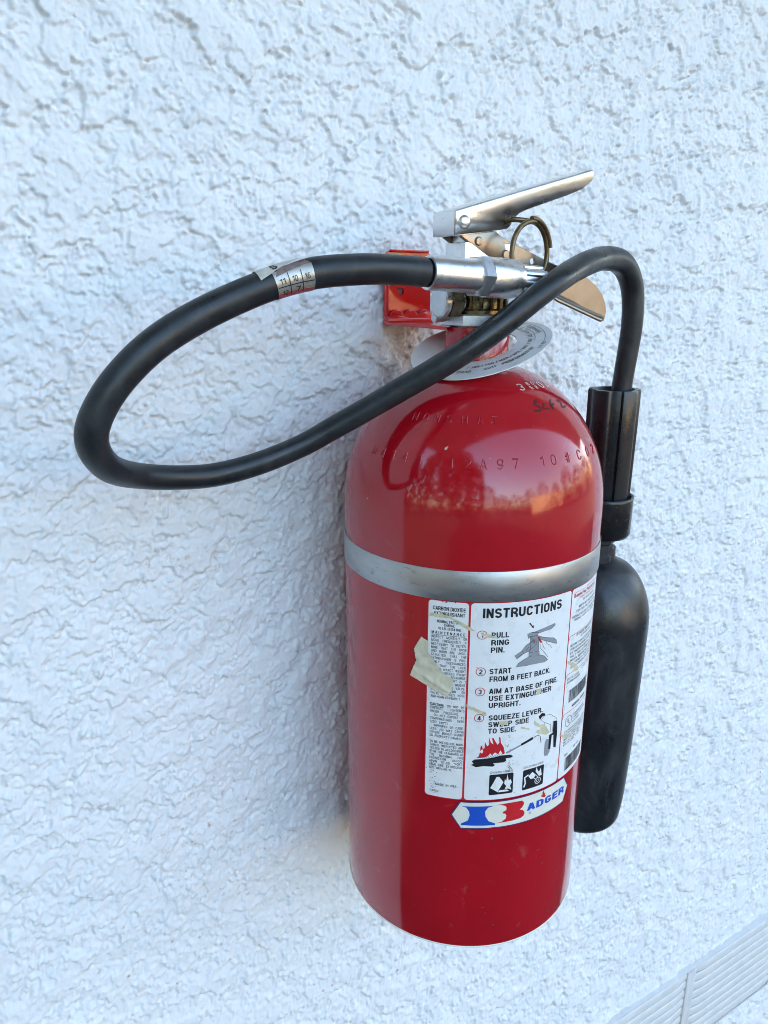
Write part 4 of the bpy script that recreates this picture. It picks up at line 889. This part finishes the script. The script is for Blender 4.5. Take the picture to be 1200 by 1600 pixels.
hs = MB(); fr = tube(hs, hp, 28); hose = hs.build('hose', M['rubber'], EX, angle=60)
# sticker wrapped on the hose: (t along in samples, angle) facing the camera is angle 0, up is +
camv = Vector((-0.30498, -0.39667, 0.44185))
def hose_pt(t, ang, h):
    i = min(max(int(t), 0), len(fr) - 2); k = t - i; c = fr[i][0].lerp(fr[i + 1][0], k); T_ = fr[i][1].lerp(fr[i + 1][1], k).normalized(); r = fr[i][4] * (1 - k) + fr[i + 1][4] * k
    vw = (camv - c); vw = (vw - T_ * vw.dot(T_)).normalized(); up = T_.cross(vw)
    if up.z < 0: up = -up
    return c + (vw * math.cos(ang) + up * math.sin(ang)) * (r + h)
def hose_patch(mb, corners, h, mi, nt=14, na=14):
    """corners: (t,ang) quad a-b-c-d ; bilinear"""
    a, b, c, d = [Vector(q) for q in corners]; v = []; f = []
    for i in range(nt + 1):
        for j in range(na + 1):
            p_ = a.lerp(b, i / nt).lerp(d.lerp(c, i / nt), j / na); hh = h if not callable(h) else h(i / nt, j / na); v.append(hose_pt(p_[0], math.radians(p_[1]), hh))
    for i in range(nt):
        for j in range(na): f.append((i * (na + 1) + j, (i + 1) * (na + 1) + j, (i + 1) * (na + 1) + j + 1, i * (na + 1) + j + 1))
    mb.add(v, f, mi)
def t_at(px, py):      # sample index whose projection is nearest the given photo pixel
    best = (1e9, 0)
    for i, q in enumerate(fr[:110]):
        d = q[0] - camv; z = d.dot(Vector(Fv)); x = 600 + 1147.2 * d.dot(Vector(Rv)) / z; y = 800 - 1147.2 * d.dot(Vector(Uv)) / z
        e = math.hypot(x - px, y - py)
        if e < best[0]: best = (e, i)
    return best[1]
ta = t_at(426, 443); tb = t_at(484, 428); tc_ = t_at(506, 424)      # sample numbers fall towards the fitting
sk = MB()
hose_patch(sk, [(ta, -200), (tb, -200), (tb, -46), (ta, -46)], .0003, 1)
hose_patch(sk, [(ta, -46), (tb, -52), (tb, 40), (ta, 36)], .0003, 0)
hose_patch(sk, [(ta + 1.2, 40), (tb + 1, 84), (tb + 1, 160), (ta + 1.2, 160)], .0003, 0)
stick = sk.build('hose_sticker', [M['tagtape'], M['stickred']], hose, angle=60)
rs_ = MB(); hose_patch(rs_, [(ta - .3, 16), (tb + .2, 40), (tb + 1.2, 74), (ta - 1.6, 56)], .00045, 0); rs_.build('torn_backing', M['residue'], hose, angle=60)
fp = MB()      # lifted flap: torn edge runs up from the left and peels away to the right
hose_patch(fp, [(ta + 1.5, 22), (ta - 2.2, 50), (tb + 1, 66), (tb + 1, 150), (ta + 1.5, 150)][0:3] + [(ta + 1.5, 66)], .0005, 0)
hose_patch(fp, [(ta + 1.5, 66), (tb + 1, 66), (tb + 2.5, 150), (ta + 1.5, 150)], .0005, 0)
hose_patch(fp, [(ta - 2.6, 46), (tc_, 58), (tc_ + .6, 62), (tb + 1, 72)], lambda a, b: .0010 + .0012 * a, 2)
fp.build('sticker_flap', [M['flap'], M['stickred'], M['tag']], hose, angle=60)
kt = MB()
def hmap(s, z, h): return tuple(hose_pt(ta + (tb - ta) * s, math.radians(z), h))
for s_ in (.32, .66): stroke(kt, seg((s_, -60), (s_, 22), 8), .02, .0005, 0, hmap)
stroke(kt, seg((0.02, -22), (.98, -22), 8), 3, .0005, 0, hmap)
for b_, s_, z_ in (('11', .08, -14), ('10', .40, -14), ('16', .74, -14), ('12', .10, -56), ('7', .45, -52)):
    v_, f_ = text_mesh(b_, .0, 3); w_ = np.ptp(v_[:, 0]); kt.add([hmap(s_ + (p[0] - v_[:, 0].min()) * .14 / w_, z_ + p[1] * 20, .0006) for p in v_], f_, 0)
for b_, s_, z_ in (('5', .03, 44),):
    v_, f_ = text_mesh(b_, .03, 3); w_ = np.ptp(v_[:, 0]); kt.add([hmap(s_ + (p[0] - v_[:, 0].min()) * .15 / w_, z_ + p[1] * 24, .0009) for p in v_], f_, 0)
kt.build('sticker_lettering', M['ink'], hose, smooth=False)
# ---- discharge horn
hn = MB(); HX, HYc = .1372, .002
hprof = [(0, -.0165), (.020, -.016), (.030, -.0135), (.0345, -.0085), (.0362, 0.0), (.0375, .012), (.0398, .06), (.0415, .13), (.0425, .178), (.0420, .190), (.0400, .200), (.0360, .2115), (.0300, .2215), (.0225, .2290), (.0140, .2330), (.0112, .2350), (.0108, .2440), (0, .2440)]
hprof2 = [hprof[0]]
for q in catmull([(a, b, 0, 0) for a, b in hprof[1:-2]], 4): hprof2.append((q[0], q[1]))
hprof2 += hprof[-2:]
lathe(hn, hprof2, 64, (HX, HYc, 0)); horn = hn.build('discharge_horn', M['plastic'], EX, angle=50)
nk = MB(); lathe(nk, [(.0120, .228), (.0128, .229), (.0126, .238), (.0105, .240), (.0105, .247), (.0125, .249), (.0130, .262), (0, .262)], 8, (HX - .004, HYc, 0)); nk.build('horn_neck', M['plastic'], horn, angle=30)
gr = MB(); GXc, GYc = .1345, .001
def flute(r, t, h): return r * (1 - .13 * (0.5 + .5 * math.tanh(9 * (math.cos(5 * t + .5) - .35))))
lathe(gr, [(.0135, .262), (.0180, .264), (.0186, .270), (.0194, .340), (.0196, .3700), (.0190, .3716), (.0150, .3716), (.0140, .368), (.0115, .352), (0, .350)], 96, (GXc, GYc, 0), rfun=lambda r, t, h: flute(r, t, h) if r > .0175 else r)
gr.build('grip', M['plastic'], horn, angle=40)
cl = MB(); v = []; f = []; nr_ = 28; rows = [(.0205, .2880), (.0206, .2850), (.0204, .2580), (.0190, .2555)]
for r_, z_ in rows:
    for k in range(nr_ + 1):
        a = math.radians(-215 + 300 * k / nr_); rr_ = r_ + (.003 * ((k - 25) / 3) if k > 25 else 0)
        v.append((GXc + rr_ * math.cos(a), GYc + rr_ * math.sin(a), z_ + (.0012 if (k > 25 and z_ > .28) else 0)))
for i in range(3):
    for k in range(nr_): f.append((i * (nr_ + 1) + k, i * (nr_ + 1) + k + 1, (i + 1) * (nr_ + 1) + k + 1, (i + 1) * (nr_ + 1) + k))
cl.add(v, f); clo = cl.build('clip', M['clip'], horn, angle=40); md = clo.modifiers.new('thick', 'SOLIDIFY'); md.thickness = .0013

# ------------------------------------------------------------------ service tag ring hanging on the neck
tg = empty('service_tag', (.003, 0, .408)); TA, TB = math.tan(math.radians(18)), math.tan(math.radians(8))
tag(tg, 'round grey plastic service tag with a date ring, tilted around the red neck', 'tag')
def tagmap(s, r, h):       # s: angle in deg from -y towards +x ; r mm
    a = math.radians(s); x = r / 1000 * math.sin(a); y = -r / 1000 * math.cos(a)
    z = TA * x + TB * y + .0012 * math.sin(2 * a + .6) * (r / 46) ** 2
    return (x, y, z + h)
dm = MB(); v = []; f = []; na = 120; rad = [23.6, 30, 38, 46.2]
for h in (0.0, -.0006):
    for r_ in rad:
        for k in range(na): v.append(tagmap(360 * k / na, r_, h))
Nn = na * 4
for l in range(3):
    for k in range(na):
        j = (k + 1) % na; f.append((l * na + j, l * na + k, (l + 1) * na + k, (l + 1) * na + j)); f.append((Nn + l * na + k, Nn + l * na + j, Nn + (l + 1) * na + j, Nn + (l + 1) * na + k))
for l in (0, 3):
    for k in range(na):
        j = (k + 1) % na; q = (l * na + k, l * na + j, Nn + l * na + j, Nn + l * na + k); f.append(q if l else q[::-1])
dm.add(v, f); dm.build('disc', M['tag'], tg, angle=50)
tt = MB()
def ringtext(body, a0, r0, cap, wdeg):
    v_, f_ = text_mesh(body, .01, 2); w_ = np.ptp(v_[:, 0]); x0 = v_[:, 0].min()
    tt.add([tagmap(a0 + (p[0] - x0) / w_ * wdeg, r0 - p[1] / CAPH * cap, .0003) for p in v_], f_)
ringtext('/ JAN / FEB / MAR / APR / MAY / JUN / JUL / AUG / SEP /', -52, 33.5, 2.6, 150)
ringtext('2011   PERFORMED BY', -34, 39.0, 2.8, 58); ringtext('LIC NO', 22, 43.4, 2.5, 13); ringtext('SERVICED', 62, 40.0, 2.6, 26); ringtext('RECHARGED', 100, 40.0, 2.6, 30); ringtext('2010', -60, 39.0, 2.8, 14)
for r_, a0, a1 in ((35.2, 40, 108), (41.6, 36, 100)): stroke(tt, [(a, r_) for a in np.linspace(a0, a1, 30)], .3, .0003, 0, tagmap)
for a_ in (60, 78, 96): stroke(tt, [(a_, 29), (a_ + 1, 41.6)], .5, .0003, 0, tagmap)
tt.build('lettering', M['ink'], tg, smooth=False)
